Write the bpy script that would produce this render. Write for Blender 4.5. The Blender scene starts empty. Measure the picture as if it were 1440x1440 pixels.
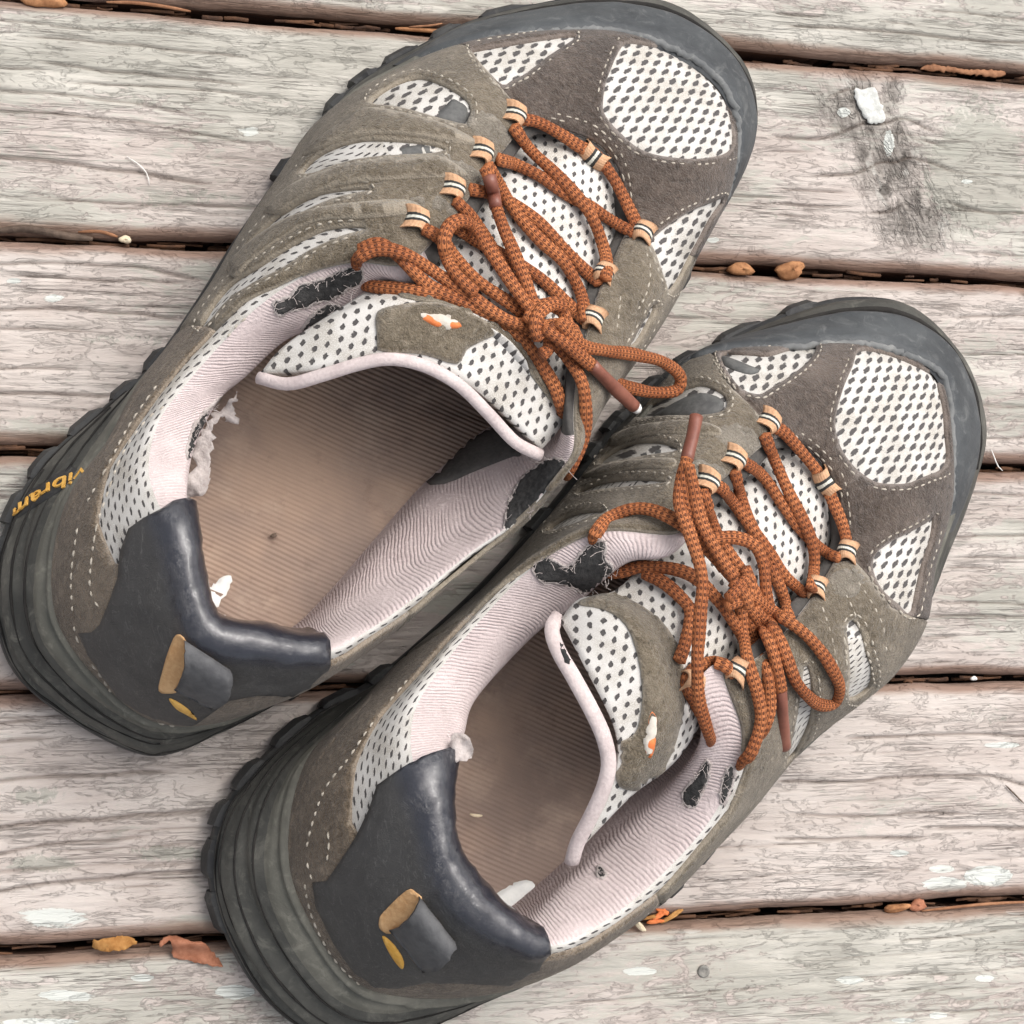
import bpy, math, random
import numpy as np
from mathutils import Vector, Matrix
from mathutils.bvhtree import BVHTree
from mathutils.geometry import delaunay_2d_cdt

random.seed(7)
rng = np.random.default_rng(11)
scene = bpy.context.scene
col = scene.collection
MM = 0.001

# ------------------------------------------------------------------ camera
FPX = 2800.0
CAM_H = 0.6615748
MW = np.array([[0.95965775, -0.01324211, 0.28085878],
               [-0.0096715, 0.99674462, 0.08004142],
               [-0.28100439, -0.0795287, 0.95640562]])      # world -> camera
cam_data = bpy.data.cameras.new('camera')
cam_data.sensor_width = 36.0
cam_data.lens = FPX / 1440.0 * 36.0
cam_data.clip_start = 0.01
cam_data.clip_end = 50.0
cam = bpy.data.objects.new('camera', cam_data)
col.objects.link(cam)
cam.matrix_world = Matrix.Translation((0, 0, CAM_H)) @ Matrix(MW.T.tolist()).to_4x4()
scene.camera = cam

# ------------------------------------------------------------------ light
SUN_EL, SUN_AZ = math.radians(60), math.radians(42)      # azimuth measured from +Y towards +X
world = bpy.data.worlds.new('World')
scene.world = world
world.use_nodes = True
wn = world.node_tree
bg = wn.nodes['Background']
sky = wn.nodes.new('ShaderNodeTexSky')
sky.sky_type = 'NISHITA'
sky.sun_disc = False
sky.sun_elevation = SUN_EL
sky.sun_rotation = SUN_AZ
sky.air_density = 1.0
sky.dust_density = 6.0
sky.ozone_density = 0.6
hs = wn.nodes.new('ShaderNodeHueSaturation')      # thin high overcast: nearly neutral sky
hs.inputs['Saturation'].default_value = 0.3
wn.links.new(sky.outputs[0], hs.inputs['Color'])
wn.links.new(hs.outputs[0], bg.inputs[0])
bg.inputs[1].default_value = 0.15
sun_data = bpy.data.lights.new('sun', 'SUN')
sun_data.energy = 0.75
sun_data.angle = math.radians(55)
sun_data.color = (1.0, 0.95, 0.89)
sun = bpy.data.objects.new('sun', sun_data)
col.objects.link(sun)
sd = Vector((math.sin(SUN_AZ) * math.cos(SUN_EL), math.cos(SUN_AZ) * math.cos(SUN_EL), math.sin(SUN_EL)))
sun.rotation_euler = sd.to_track_quat('Z', 'Y').to_euler()
sun.location = sd * 3
scene.view_settings.view_transform = 'Standard'
scene.view_settings.look = 'None'
scene.view_settings.exposure = 0.6
scene.view_settings.gamma = 1.0
scene.view_settings.use_curve_mapping = False
scene.render.engine = 'CYCLES'
scene.cycles.use_denoising = True
scene.cycles.max_bounces = 6

# ------------------------------------------------------------------ helpers
CAMP = np.array([0, 0, CAM_H])

def ray(px, py):
    w = MW.T @ np.array([px - 720.0, -(py - 720.0), -FPX])
    return w / np.linalg.norm(w)

def U(px, py, zmm):
    """photo point at a known height (mm) -> place in the world"""
    w = MW.T @ np.array([px - 720.0, -(py - 720.0), -FPX])
    return CAMP + w * ((zmm * MM - CAM_H) / w[2])

def to_px(P):
    c = (np.asarray(P) - CAMP) @ MW.T
    return np.stack([720 + FPX * c[..., 0] / -c[..., 2], 720 - FPX * c[..., 1] / -c[..., 2]], -1)

def lin(r, g, b):
    def f(c):
        c /= 255.0
        return c / 12.92 if c <= 0.04045 else ((c + 0.055) / 1.055) ** 2.4
    return (f(r), f(g), f(b), 1.0)

def vnoise(x, y, seed=0):
    xi = np.floor(x).astype(np.int64); yi = np.floor(y).astype(np.int64)
    xf = x - xi; yf = y - yi
    def h(a, b):
        n = (a * 374761393 + b * 668265263 + seed * 982451653) & 0xffffffff
        n = ((n ^ (n >> 13)) * 1274126177) & 0xffffffff
        return ((n ^ (n >> 16)) & 0xffff) / 65535.0
    sx = xf * xf * (3 - 2 * xf); sy = yf * yf * (3 - 2 * yf)
    a = h(xi, yi) * (1 - sx) + h(xi + 1, yi) * sx
    b = h(xi, yi + 1) * (1 - sx) + h(xi + 1, yi + 1) * sx
    return a * (1 - sy) + b * sy

def fbm(x, y, seed=0, o=4):
    s = 0; a = 0.5; t = 0
    for i in range(o):
        s = s + a * vnoise(x * 2 ** i, y * 2 ** i, seed + i * 17); t += a; a *= 0.5
    return s / t

def crom(P, per, closed=False):
    """Catmull-Rom through rows of P, `per` samples per span"""
    P = np.asarray(P, float); n = len(P); out = []
    spans = n if closed else n - 1
    for i in range(spans):
        if closed:
            p0, p1, p2, p3 = P[i - 1], P[i], P[(i + 1) % n], P[(i + 2) % n]
        else:
            p1, p2 = P[i], P[i + 1]
            p0 = P[i - 1] if i > 0 else 2 * p1 - p2
            p3 = P[i + 2] if i + 2 < n else 2 * p2 - p1
        for k in range(per):
            t = k / per
            out.append(0.5 * (2 * p1 + (p2 - p0) * t + (2 * p0 - 5 * p1 + 4 * p2 - p3) * t * t + (3 * p1 - p0 - 3 * p2 + p3) * t ** 3))
    if not closed: out.append(P[-1])
    return np.array(out)

def link(name, me, mat=None, parent=None, smooth=True):
    o = bpy.data.objects.new(name, me)
    col.objects.link(o)
    if mat is not None: me.materials.append(mat)
    if smooth:
        me.polygons.foreach_set('use_smooth', [True] * len(me.polygons))
    if parent is not None:
        o.parent = parent
        if parent.type == 'EMPTY': o.matrix_parent_inverse = Matrix.Translation(-parent.location)
    return o

def mesh(name, V, F, mat=None, parent=None, uv=None, smooth=True, attrs=None):
    me = bpy.data.meshes.new(name)
    me.from_pydata([tuple(v) for v in V], [], [tuple(int(i) for i in f) for f in F])
    if attrs is None: attrs = {}
    if uv is not None:
        L = me.uv_layers.new(name='UVMap')
        idx = np.empty(len(me.loops), np.int32); me.loops.foreach_get('vertex_index', idx)
        L.data.foreach_set('uv', np.asarray(uv, np.float32)[idx].ravel())
    if attrs:
        for k, a in attrs.items():
            at = me.attributes.new(k, 'FLOAT', 'POINT')
            at.data.foreach_set('value', np.asarray(a, np.float32).ravel())
    me.update()
    return link(name, me, mat, parent, smooth)

def grid_faces(nu, nv, wrap=False, off=0, flip=False):
    F = []
    for i in range(nu if wrap else nu - 1):
        i2 = (i + 1) % nu
        for j in range(nv - 1):
            q = (off + i * nv + j, off + i2 * nv + j, off + i2 * nv + j + 1, off + i * nv + j + 1)
            F.append(q[::-1] if flip else q)
    return F

def dens(poly, step, closed=True):
    P = np.asarray(poly, float); out = []
    n = len(P)
    for i in range(n if closed else n - 1):
        a, b = P[i], P[(i + 1) % n]
        k = max(1, int(np.hypot(*(b - a)[:2]) / step))
        for t in range(k): out.append(a + (b - a) * t / k)
    if not closed: out.append(P[-1])
    return np.array(out)

def inpoly(P, poly):
    x, y = P[:, 0], P[:, 1]; c = np.zeros(len(P), bool)
    q = np.asarray(poly); j = len(q) - 1
    for i in range(len(q)):
        xi, yi = q[i][:2]; xj, yj = q[j][:2]
        with np.errstate(divide='ignore', invalid='ignore'):
            c ^= ((yi > y) != (yj > y)) & (x < (xj - xi) * (y - yi) / (yj - yi + 1e-30) + xi)
        j = i
    return c

def smooth_poly(poly, per=4):
    return crom(np.asarray(poly, float), per, True)

def sheet(name, outer, holes, step, mapf, h_edge, h_top, h_low, mat, parent, uvf=None, jitter=0.25, bump=None, seed=1):
    """a panel cut to an outline: triangulated in 2D, laid on a surface by mapf(pts)->(P,N,ok), with thickness"""
    rg = np.random.default_rng(seed)
    cons = [np.asarray(outer)] + [np.asarray(h) for h in holes]
    V2 = []; E = []
    for c in cons:
        b = len(V2); V2 += [tuple(p[:2]) for p in c]
        E += [(b + i, b + (i + 1) % len(c)) for i in range(len(c))]
    bp = np.array(V2)
    lo = np.array(cons[0])[:, :2].min(0); hi = np.array(cons[0])[:, :2].max(0)
    gx, gy = np.meshgrid(np.arange(lo[0], hi[0], step), np.arange(lo[1], hi[1], step * 0.87))
    gx = gx + (np.arange(gx.shape[0])[:, None] % 2) * step * 0.5
    I = np.stack([gx.ravel(), gy.ravel()], -1) + rg.uniform(-jitter, jitter, (gx.size, 2)) * step
    def inside(P):
        m = inpoly(P, cons[0])
        for h in cons[1:]: m &= ~inpoly(P, h)
        return m
    I = I[inside(I)] if len(I) else I
    if len(I):
        keep = np.ones(len(I), bool)
        for k in range(0, len(I), 2000):
            d = np.min(((I[k:k + 2000, None, :] - bp[None]) ** 2).sum(-1), 1)
            keep[k:k + 2000] = d > (0.45 * step) ** 2
        I = I[keep]
    allv = [Vector(p) for p in V2] + [Vector(p) for p in I]
    rv, re, rf, *_ = delaunay_2d_cdt(allv, E, [], 0, 1e-5)
    P2 = np.array([tuple(v) for v in rv])
    tris = np.array([f for f in rf if len(f) == 3])
    tris = tris[inside(P2[tris].mean(1))]
    P, N, ok = mapf(P2)
    tris = tris[ok[tris].all(1)]
    cnt = {}
    for t in tris:
        for a, b in ((t[0], t[1]), (t[1], t[2]), (t[2], t[0])):
            k = (min(a, b), max(a, b)); cnt.setdefault(k, []).append((a, b))
    be = [v[0] for v in cnt.values() if len(v) == 1]
    bset = sorted({i for e in be for i in e})
    h = np.full(len(P), h_top); h[bset] = h_edge
    if bump is not None: h = h + bump(P2) * (h > h_edge + 1e-9)
    V = P + N * (h * MM)[:, None]
    used = np.unique(tris)
    remap = -np.ones(len(P), int); remap[used] = np.arange(len(used))
    F = [tuple(remap[t]) for t in tris]
    # orient outwards
    if len(F):
        t0 = tris
        nn = np.cross(V[t0[:, 1]] - V[t0[:, 0]], V[t0[:, 2]] - V[t0[:, 0]])
        s = (nn * N[t0[:, 0]]).sum(1)
        F = [tuple(remap[t]) if q >= 0 else tuple(remap[t][::-1]) for t, q in zip(t0, s)]
        sgn = {}
    VV = list(V[used]); UVs = (uvf(P2, P) if uvf else P2 * 1.0)[used]
    low = {}
    for b in bset:
        low[b] = len(VV); VV.append(P[b] + N[b] * h_low * MM)
    if bset: UVs = np.concatenate([UVs, (uvf(P2, P) if uvf else P2)[bset]])
    fset = {}
    for f in F:
        for a, b in ((f[0], f[1]), (f[1], f[2]), (f[2], f[0])): fset[(a, b)] = 1
    for a, b in be:
        ra, rb = remap[a], remap[b]
        if (ra, rb) in fset: F.append((rb, ra, low[a], low[b]))
        else: F.append((ra, rb, low[b], low[a]))
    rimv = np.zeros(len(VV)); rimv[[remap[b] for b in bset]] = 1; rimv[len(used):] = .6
    return mesh(name, VV, F, mat, parent, uv=UVs, attrs={'rim': rimv})

def tube(path, ra, rb, nseg=10, ups=None, cap=True, closed=False):
    """elliptic tube along a path; returns V, F, UV (mm along, turn around 0..1)"""
    P = np.asarray(path, float); n = len(P)
    T = np.gradient(P, axis=0); T /= np.linalg.norm(T, axis=1)[:, None] + 1e-12
    if ups is None: ups = np.tile(np.array([0, 0, 1.0]), (n, 1))
    S = np.cross(T, ups); S /= np.linalg.norm(S, axis=1)[:, None] + 1e-12
    Nn = np.cross(S, T)
    ra = np.broadcast_to(ra, (n,)); rb = np.broadcast_to(rb, (n,))
    L = np.concatenate([[0], np.cumsum(np.linalg.norm(np.diff(P, axis=0), axis=1))]) / MM
    V = []; UV = []
    for i in range(n):
        for k in range(nseg + 1):
            a = 2 * math.pi * k / nseg
            V.append(P[i] + S[i] * math.cos(a) * ra[i] + Nn[i] * math.sin(a) * rb[i]); UV.append((L[i], k / nseg))
    m = nseg + 1; F = []
    for i in range(n - 1):
        for k in range(nseg): F.append((i * m + k, i * m + k + 1, (i + 1) * m + k + 1, (i + 1) * m + k))
    if cap:
        for i, rev in ((0, True), (n - 1, False)):
            c = len(V); V.append(P[i] + T[i] * (0.4 * ra[i]) * (-1 if rev else 1)); UV.append((L[i], .5))
            for k in range(nseg):
                a, b = i * m + k, i * m + k + 1
                F.append((c, b, a) if rev else (c, a, b))
    return V, F, UV

def empty(name, loc, label=None, cat=None, group=None, kind=None):
    o = bpy.data.objects.new(name, None); col.objects.link(o)
    o.location = loc; o.empty_display_size = 0.02
    tag(o, label, cat, group, kind)
    return o

def tag(o, label=None, cat=None, group=None, kind=None):
    if label: o['label'] = label
    if cat: o['category'] = cat
    if group: o['group'] = group
    if kind: o['kind'] = kind
    return o

# ------------------------------------------------------------------ materials
class NT:
    def __init__(s, name, rough=0.8, spec=0.3):
        s.m = bpy.data.materials.new(name); s.m.use_nodes = True
        s.t = s.m.node_tree; s.p = s.t.nodes['Principled BSDF']
        s.p.inputs['Roughness'].default_value = rough
        s.p.inputs['Specular IOR Level'].default_value = spec
    def n(s, ty, **kw):
        x = s.t.nodes.new('ShaderNode' + ty)
        for k, v in kw.items():
            if k.startswith('i_'):
                x.inputs[k[2:].replace('_', ' ')].default_value = v
            else: setattr(x, k, v)
        return x
    def l(s, a, b): s.t.links.new(a, b)
    def sock(s, v, to):
        if hasattr(v, 'is_linked') or hasattr(v, 'links'): s.l(v, to)
        else: to.default_value = v
    def math(s, op, a, b=0.0, c=None, clamp=False):
        x = s.n('Math', operation=op, use_clamp=clamp)
        s.sock(a, x.inputs[0]); s.sock(b, x.inputs[1])
        if c is not None: s.sock(c, x.inputs[2])
        return x.outputs[0]
    def mix(s, f, a, b, blend='MIX'):
        x = s.n('Mix', data_type='RGBA', blend_type=blend)
        s.sock(f, x.inputs[0]); s.sock(a, x.inputs[6]); s.sock(b, x.inputs[7])
        return x.outputs[2]
    def ramp(s, v, lo, hi):
        x = s.n('MapRange', clamp=True); x.interpolation_type = 'SMOOTHSTEP'
        s.sock(v, x.inputs[0]); x.inputs[1].default_value = lo; x.inputs[2].default_value = hi
        return x.outputs[0]
    def obj(s): return s.n('TexCoord').outputs['Object']
    def uv(s): return s.n('TexCoord').outputs['UV']
    def mapv(s, v, sc=(1, 1, 1), rot=0.0, loc=(0, 0, 0)):
        x = s.n('Mapping'); s.l(v, x.inputs[0])
        x.inputs['Scale'].default_value = sc; x.inputs['Rotation'].default_value = (0, 0, rot); x.inputs['Location'].default_value = loc
        return x.outputs[0]
    def noise(s, v, scale, detail=4, rough=0.6, dist=0.0):
        x = s.n('TexNoise'); s.l(v, x.inputs['Vector'])
        x.inputs['Scale'].default_value = scale; x.inputs['Detail'].default_value = detail
        x.inputs['Roughness'].default_value = rough; x.inputs['Distortion'].default_value = dist
        return x.outputs[0]
    def vor(s, v, scale, feat='F1', out=0):
        x = s.n('TexVoronoi', feature=feat); s.l(v, x.inputs['Vector']); x.inputs['Scale'].default_value = scale
        return x.outputs[out]
    def sep(s, v):
        x = s.n('SeparateXYZ'); s.l(v, x.inputs[0]); return x.outputs
    def attr(s, name):
        return s.n('Attribute', attribute_name=name).outputs['Fac']
    def bump(s, h, dist, strength=1.0, prev=None):
        x = s.n('Bump'); x.inputs['Strength'].default_value = strength; x.inputs['Distance'].default_value = dist
        s.l(h, x.inputs['Height'])
        if prev is not None: s.l(prev, x.inputs['Normal'])
        return x.outputs[0]
    def done(s, color=None, normal=None, rough=None):
        if color is not None: s.sock(color, s.p.inputs['Base Color'])
        if normal is not None: s.l(normal, s.p.inputs['Normal'])
        if rough is not None: s.sock(rough, s.p.inputs['Roughness'])
        return s.m

def mat_mesh(name, pu=4.8, pv=3.5, lu=0.4, lv=0.23, rot=0.0, drot=0.3, stag=0.42, white=(194, 191, 186), dark=(84, 81, 80)):
    """spacer mesh: pale knit with rows of dark slots"""
    M = NT(name, 0.85, 0.2)
    v = M.mapv(M.uv(), rot=rot)
    wob = M.noise(v, 0.35, 2); 
    sx, sy, _ = M.sep(v)
    a = M.math('DIVIDE', M.math('ADD', sx, M.math('MULTIPLY', wob, 0.9)), pu)
    b = M.math('DIVIDE', M.math('ADD', sy, M.math('MULTIPLY', M.noise(M.mapv(v, loc=(31, 7, 0)), 0.3, 2), 0.9)), pv)
    row = M.math('FLOOR', b)
    a2 = M.math('ADD', a, M.math('MULTIPLY', row, stag))
    fx = M.math('SUBTRACT', M.math('FRACT', a2), 0.5); fy = M.math('SUBTRACT', M.math('FRACT', b), 0.5)
    mx = M.math('MULTIPLY', fx, pu); my = M.math('MULTIPLY', fy, pv)
    c, sn = math.cos(drot), math.sin(drot)
    rx = M.math('ADD', M.math('MULTIPLY', mx, c), M.math('MULTIPLY', my, sn))
    ry = M.math('SUBTRACT', M.math('MULTIPLY', my, c), M.math('MULTIPLY', mx, sn))
    ex = M.math('DIVIDE', rx, lu * pu); ey = M.math('DIVIDE', ry, lv * pv)
    ex = M.math('SUBTRACT', ex, M.math('MULTIPLY', ey, 0.3))
    d = M.math('POWER', M.math('ADD', M.math('POWER', M.math('ABSOLUTE', ex), 3.2), M.math('POWER', M.math('ABSOLUTE', ey), 3.2)), 0.3125)
    d = M.math('ADD', d, M.math('MULTIPLY', M.math('SUBTRACT', M.noise(v, 1.3, 3), 0.5), 1.1))
    hole = M.math('SUBTRACT', 1.0, M.ramp(d, 0.7, 1.05))
    fine = M.noise(v, 3.0, 3)
    dirt = M.noise(v, 0.07, 5, 0.65)
    w = M.mix(M.ramp(dirt, 0.38, 0.68), lin(*white), lin(white[0] - 38, white[1] - 42, white[2] - 48))
    w = M.mix(M.ramp(fine, 0.35, 0.75), w, lin(white[0] + 12, white[1] + 12, white[2] + 12))
    colr = M.mix(hole, w, lin(*dark))
    hgt = M.math('ADD', M.math('MULTIPLY', hole, -1.0), M.math('MULTIPLY', fine, 0.25))
    return M.done(colr, M.bump(hgt, 0.0006, 0.9))

def mat_suede(name, dark, light, seed=0.0, rim=0.6):
    M = NT(name, 0.95, 0.12)
    v = M.mapv(M.obj(), loc=(seed, seed * 1.7, 0))
    n1 = M.noise(v, 55, 5, 0.65); n2 = M.noise(v, 420, 5, 0.7, 0.6); n3 = M.noise(v, 1600, 3, 0.6)
    c = M.mix(M.ramp(n1, 0.3, 0.72), lin(*dark), lin(*light))
    c = M.mix(M.math('MULTIPLY', M.ramp(n2, 0.5, 0.72), 0.6), c, lin(*[min(255, k + 34) for k in light]))
    c = M.mix(M.math('MULTIPLY', M.ramp(n2, 0.48, 0.3), 0.75), c, lin(*[max(0, k - 34) for k in dark]))
    worm = M.noise(M.mapv(v, loc=(3, 1, 2)), 520, 3, 0.55, 1.6)
    wl = M.math('SUBTRACT', 1.0, M.ramp(M.math('ABSOLUTE', M.math('SUBTRACT', worm, 0.5)), 0.0, 0.035))
    c = M.mix(M.math('MULTIPLY', wl, 0.45), c, lin(*[max(0, k - 36) for k in dark]))
    gl = M.math('SUBTRACT', 1.0, M.ramp(M.math('ABSOLUTE', M.math('SUBTRACT', worm, 0.57)), 0.0, 0.03))
    c = M.mix(M.math('MULTIPLY', gl, 0.3), c, lin(*[min(255, k + 40) for k in light]))
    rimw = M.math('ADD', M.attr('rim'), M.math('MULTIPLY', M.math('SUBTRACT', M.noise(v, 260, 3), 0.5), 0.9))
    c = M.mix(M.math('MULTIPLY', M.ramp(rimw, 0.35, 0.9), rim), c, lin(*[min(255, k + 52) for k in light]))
    dust = M.ramp(M.noise(M.mapv(v, loc=(9, 4, 1)), 26, 4, 0.6), 0.5, 0.75)
    c = M.mix(M.math('MULTIPLY', dust, 0.35), c, lin(*[min(255, k + 38) for k in light]))
    hh = M.math('ADD', n2, M.math('MULTIPLY', n3, 0.6))
    M.p.inputs['Sheen Weight'].default_value = 0.25
    M.p.inputs['Sheen Roughness'].default_value = 0.5
    return M.done(c, M.bump(hh, 0.0016, 0.9))

def mat_rubber(name, c1, c2, rough=0.62, dusty=(135, 132, 122), amt=0.5):
    M = NT(name, rough, 0.35)
    v = M.obj()
    n1 = M.noise(v, 40, 5, 0.65); n2 = M.noise(v, 600, 4, 0.7); n3 = M.noise(v, 140, 6, 0.75, 0.8)
    c = M.mix(M.ramp(n1, 0.35, 0.7), lin(*c1), lin(*c2))
    c = M.mix(M.math('MULTIPLY', M.ramp(n3, 0.5, 0.72), amt), c, lin(*dusty))
    spk = M.ramp(M.noise(v, 900, 2), 0.76, 0.8)
    c = M.mix(M.math('MULTIPLY', spk, 0.6), c, lin(175, 172, 160))
    r = M.math('ADD', M.math('MULTIPLY', n3, 0.35), rough - 0.18)
    return M.done(c, M.bump(M.math('ADD', n3, M.math('MULTIPLY', n2, 0.4)), 0.0006, 0.6), r)

def mat_lining(name):
    """brushed pinkish knit with fine ribs across the collar"""
    M = NT(name, 0.95, 0.1)
    v = M.uv(); sx, sy, _ = M.sep(v)
    dist = M.noise(M.mapv(v, (0.05, 0.05, 1)), 1.0, 3)
    ph = M.math('ADD', M.math('MULTIPLY', sx, 3.7), M.math('ADD', M.math('MULTIPLY', sy, 0.55), M.math('MULTIPLY', dist, 16.0)))
    rib = M.math('ADD', M.math('MULTIPLY', M.math('SINE', ph), 0.5), 0.5)
    o = M.obj()
    n1 = M.noise(o, 35, 4); n2 = M.noise(o, 900, 3); n3 = M.noise(o, 160, 4)
    c = M.mix(M.ramp(n1, 0.35, 0.7), lin(204, 190, 188), lin(188, 175, 173))
    c = M.mix(M.math('MULTIPLY', M.ramp(n3, 0.52, 0.7), 0.35), c, lin(172, 158, 156))
    depth_tone = M.ramp(sy, 96.0, 132.0)  # lining gets darker down the inside, towards the footbed
    c = M.mix(M.math('MULTIPLY', depth_tone, 0.55), c, lin(150, 134, 130))
    vis = M.ramp(M.noise(o, 60, 2), 0.3, 0.6)
    rib = M.math('POWER', rib, 1.6)
    c = M.mix(M.math('MULTIPLY', M.math('MULTIPLY', rib, vis), 0.25), c, lin(150, 128, 128))
    c = M.mix(M.math('MULTIPLY', M.ramp(n2, 0.5, 0.75), 0.4), c, lin(226, 212, 210))
    return M.done(c, M.bump(M.math('SUBTRACT', n2, M.math('MULTIPLY', M.math('MULTIPLY', rib, vis), 0.7)), 0.0006, 0.7))

def mat_simple(name, c1, c2, rough=0.85, sc=300, bd=0.0004, spec=0.25):
    M = NT(name, rough, spec); v = M.obj()
    n = M.noise(v, sc, 5, 0.65); n2 = M.noise(v, sc * 0.15, 3)
    c = M.mix(M.ramp(M.math('ADD', M.math('MULTIPLY', n, 0.5), M.math('MULTIPLY', n2, 0.5)), 0.35, 0.65), lin(*c1), lin(*c2))
    return M.done(c, M.bump(n, bd, 0.7))

def mat_insole(name):
    M = NT(name, 0.8, 0.25); v = M.uv(); sx, sy, _ = M.sep(v)
    o = M.obj()
    w = M.noise(o, 9, 3)
    rib = M.math('ADD', M.math('MULTIPLY', M.math('SINE', M.math('ADD', M.math('MULTIPLY', sx, 4.0), M.math('MULTIPLY', w, 22.0))), 0.5), 0.5)
    n1 = M.noise(o, 22, 4); n2 = M.noise(o, 1100, 3); n3 = M.noise(o, 70, 5)
    c = M.mix(M.ramp(M.noise(o, 13, 4, 0.6), 0.38, 0.62), lin(164, 140, 122), lin(132, 115, 105))
    c = M.mix(M.math('MULTIPLY', M.ramp(n3, 0.5, 0.75), 0.4), c, lin(182, 162, 144))
    c = M.mix(M.math('MULTIPLY', M.ramp(M.noise(o, 90, 5, 0.7), 0.55, 0.72), 0.4), c, lin(112, 92, 82))
    fade = M.ramp(M.noise(o, 30, 2), 0.35, 0.6)
    c = M.mix(M.math('MULTIPLY', M.math('MULTIPLY', rib, fade), 0.11), c, lin(104, 84, 73))
    spk = M.ramp(M.noise(o, 700, 2), 0.78, 0.82)
    c = M.mix(M.math('MULTIPLY', spk, 0.6), c, lin(60, 48, 42))
    return M.done(c, M.bump(M.math('ADD', M.math('MULTIPLY', rib, -1.0), M.math('MULTIPLY', n2, 0.3)), 0.0004, 0.7))

def mat_lace(name):
    M = NT(name, 0.75, 0.25); v = M.uv(); sx, sy, _ = M.sep(v)
    a = M.math('DIVIDE', sx, 1.9); b = M.math('MULTIPLY', sy, 9.0)
    fa = M.math('SUBTRACT', M.math('FRACT', a), 0.5); fb = M.math('SUBTRACT', M.math('FRACT', b), 0.5)
    ex = M.math('DIVIDE', fa, 0.28); ey = M.math('DIVIDE', fb, 0.3)
    d = M.math('SQRT', M.math('ADD', M.math('MULTIPLY', ex, ex), M.math('MULTIPLY', ey, ey)))
    o = M.obj(); n = M.noise(o, 1500, 3); n1 = M.noise(o, 60, 3)
    d = M.math('ADD', d, M.math('MULTIPLY', M.math('SUBTRACT', n, 0.5), 0.9))
    dot = M.math('SUBTRACT', 1.0, M.ramp(d, 0.7, 1.1))
    line = M.math('MULTIPLY', M.ramp(M.math('ABSOLUTE', fb), 0.38, 0.5), 0.55)
    c = M.mix(M.ramp(n1, 0.35, 0.65), lin(180, 112, 70), lin(156, 92, 56))
    c = M.mix(line, c, lin(122, 70, 48))
    c = M.mix(M.math('MULTIPLY', dot, 0.85), c, lin(86, 50, 38))
    hh = M.math('ADD', M.math('MULTIPLY', dot, -1.0), M.math('ADD', M.math('MULTIPLY', line, -0.9), M.math('MULTIPLY', n, 0.3)))
    return M.done(c, M.bump(hh, 0.001, 1.0))

def mat_webbing(name):
    M = NT(name, 0.75, 0.3); sx, sy, _ = M.sep(M.uv())
    t = M.math('ABSOLUTE', M.math('SUBTRACT', sx, 0.5))
    n = M.noise(M.obj(), 1400, 3)
    t2 = M.math('ADD', t, M.math('MULTIPLY', M.math('SUBTRACT', n, 0.5), 0.05))
    tan = M.mix(M.ramp(n, 0.3, 0.7), lin(184, 142, 108), lin(202, 162, 128))
    c = M.mix(M.ramp(t2, 0.165, 0.19), lin(52, 51, 49), tan)
    c = M.mix(M.ramp(t2, 0.07, 0.05), c, lin(205, 203, 190))
    w = M.math('ADD', M.math('MULTIPLY', M.math('SINE', M.math('MULTIPLY', sy, 9.0)), 0.5), n)
    return M.done(c, M.bump(w, 0.0002, 0.4))

def mat_leather(name):
    M = NT(name, 0.42, 0.65); o = M.obj(); u = M.uv(); sx, sy, _ = M.sep(u)
    n1 = M.noise(o, 50, 4); n2 = M.noise(o, 520, 4, 0.6); n4 = M.noise(o, 260, 3, 0.6, 1.5)
    vv = M.noise(M.mapv(o, (1, 1, 0.7)), 330, 5, 0.7, 2.2)
    crease = M.math('MULTIPLY', M.ramp(M.math('ABSOLUTE', M.math('SUBTRACT', vv, 0.5)), 0.0, 0.12), M.math('ADD', 0.25, M.ramp(M.noise(o, 45, 2), 0.42, 0.6)))
    c = M.mix(M.ramp(n1, 0.35, 0.7), lin(52, 51, 51), lin(64, 63, 62))
    spk = M.math('MULTIPLY', M.ramp(M.noise(o, 650, 3), 0.74, 0.79), M.ramp(sy, 74.0, 66.0))
    c = M.mix(M.math('MULTIPLY', spk, 0.55), c, lin(128, 126, 122))
    scr = M.math('SUBTRACT', 1.0, M.ramp(M.math('ABSOLUTE', M.math('SUBTRACT', M.noise(M.mapv(o, (1, 0.25, 1), 0.7), 260, 3, 0.6, 1.0), 0.5)), 0.0, 0.012))
    c = M.mix(M.math('MULTIPLY', scr, 0.3), c, lin(118, 117, 114))
    # the rolled top edge is smooth leather, the outside below it a duller nubuck
    top = M.ramp(sy, 68.0, 78.0)
    c = M.mix(top, c, lin(36, 37, 45))
    M.l(M.math('MULTIPLY', top, 0.6), M.p.inputs['Coat Weight']); M.p.inputs['Coat Roughness'].default_value = 0.14
    r = M.math('SUBTRACT', M.math('ADD', 0.56, M.math('MULTIPLY', n2, 0.18)), M.math('MULTIPLY', top, 0.43))
    return M.done(c, M.bump(M.math('ADD', M.math('ADD', M.math('MULTIPLY', n2, 0.15), M.math('MULTIPLY', n4, 0.25)), M.math('MULTIPLY', crease, 0.6)), 0.0007, 0.45), r)

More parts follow.
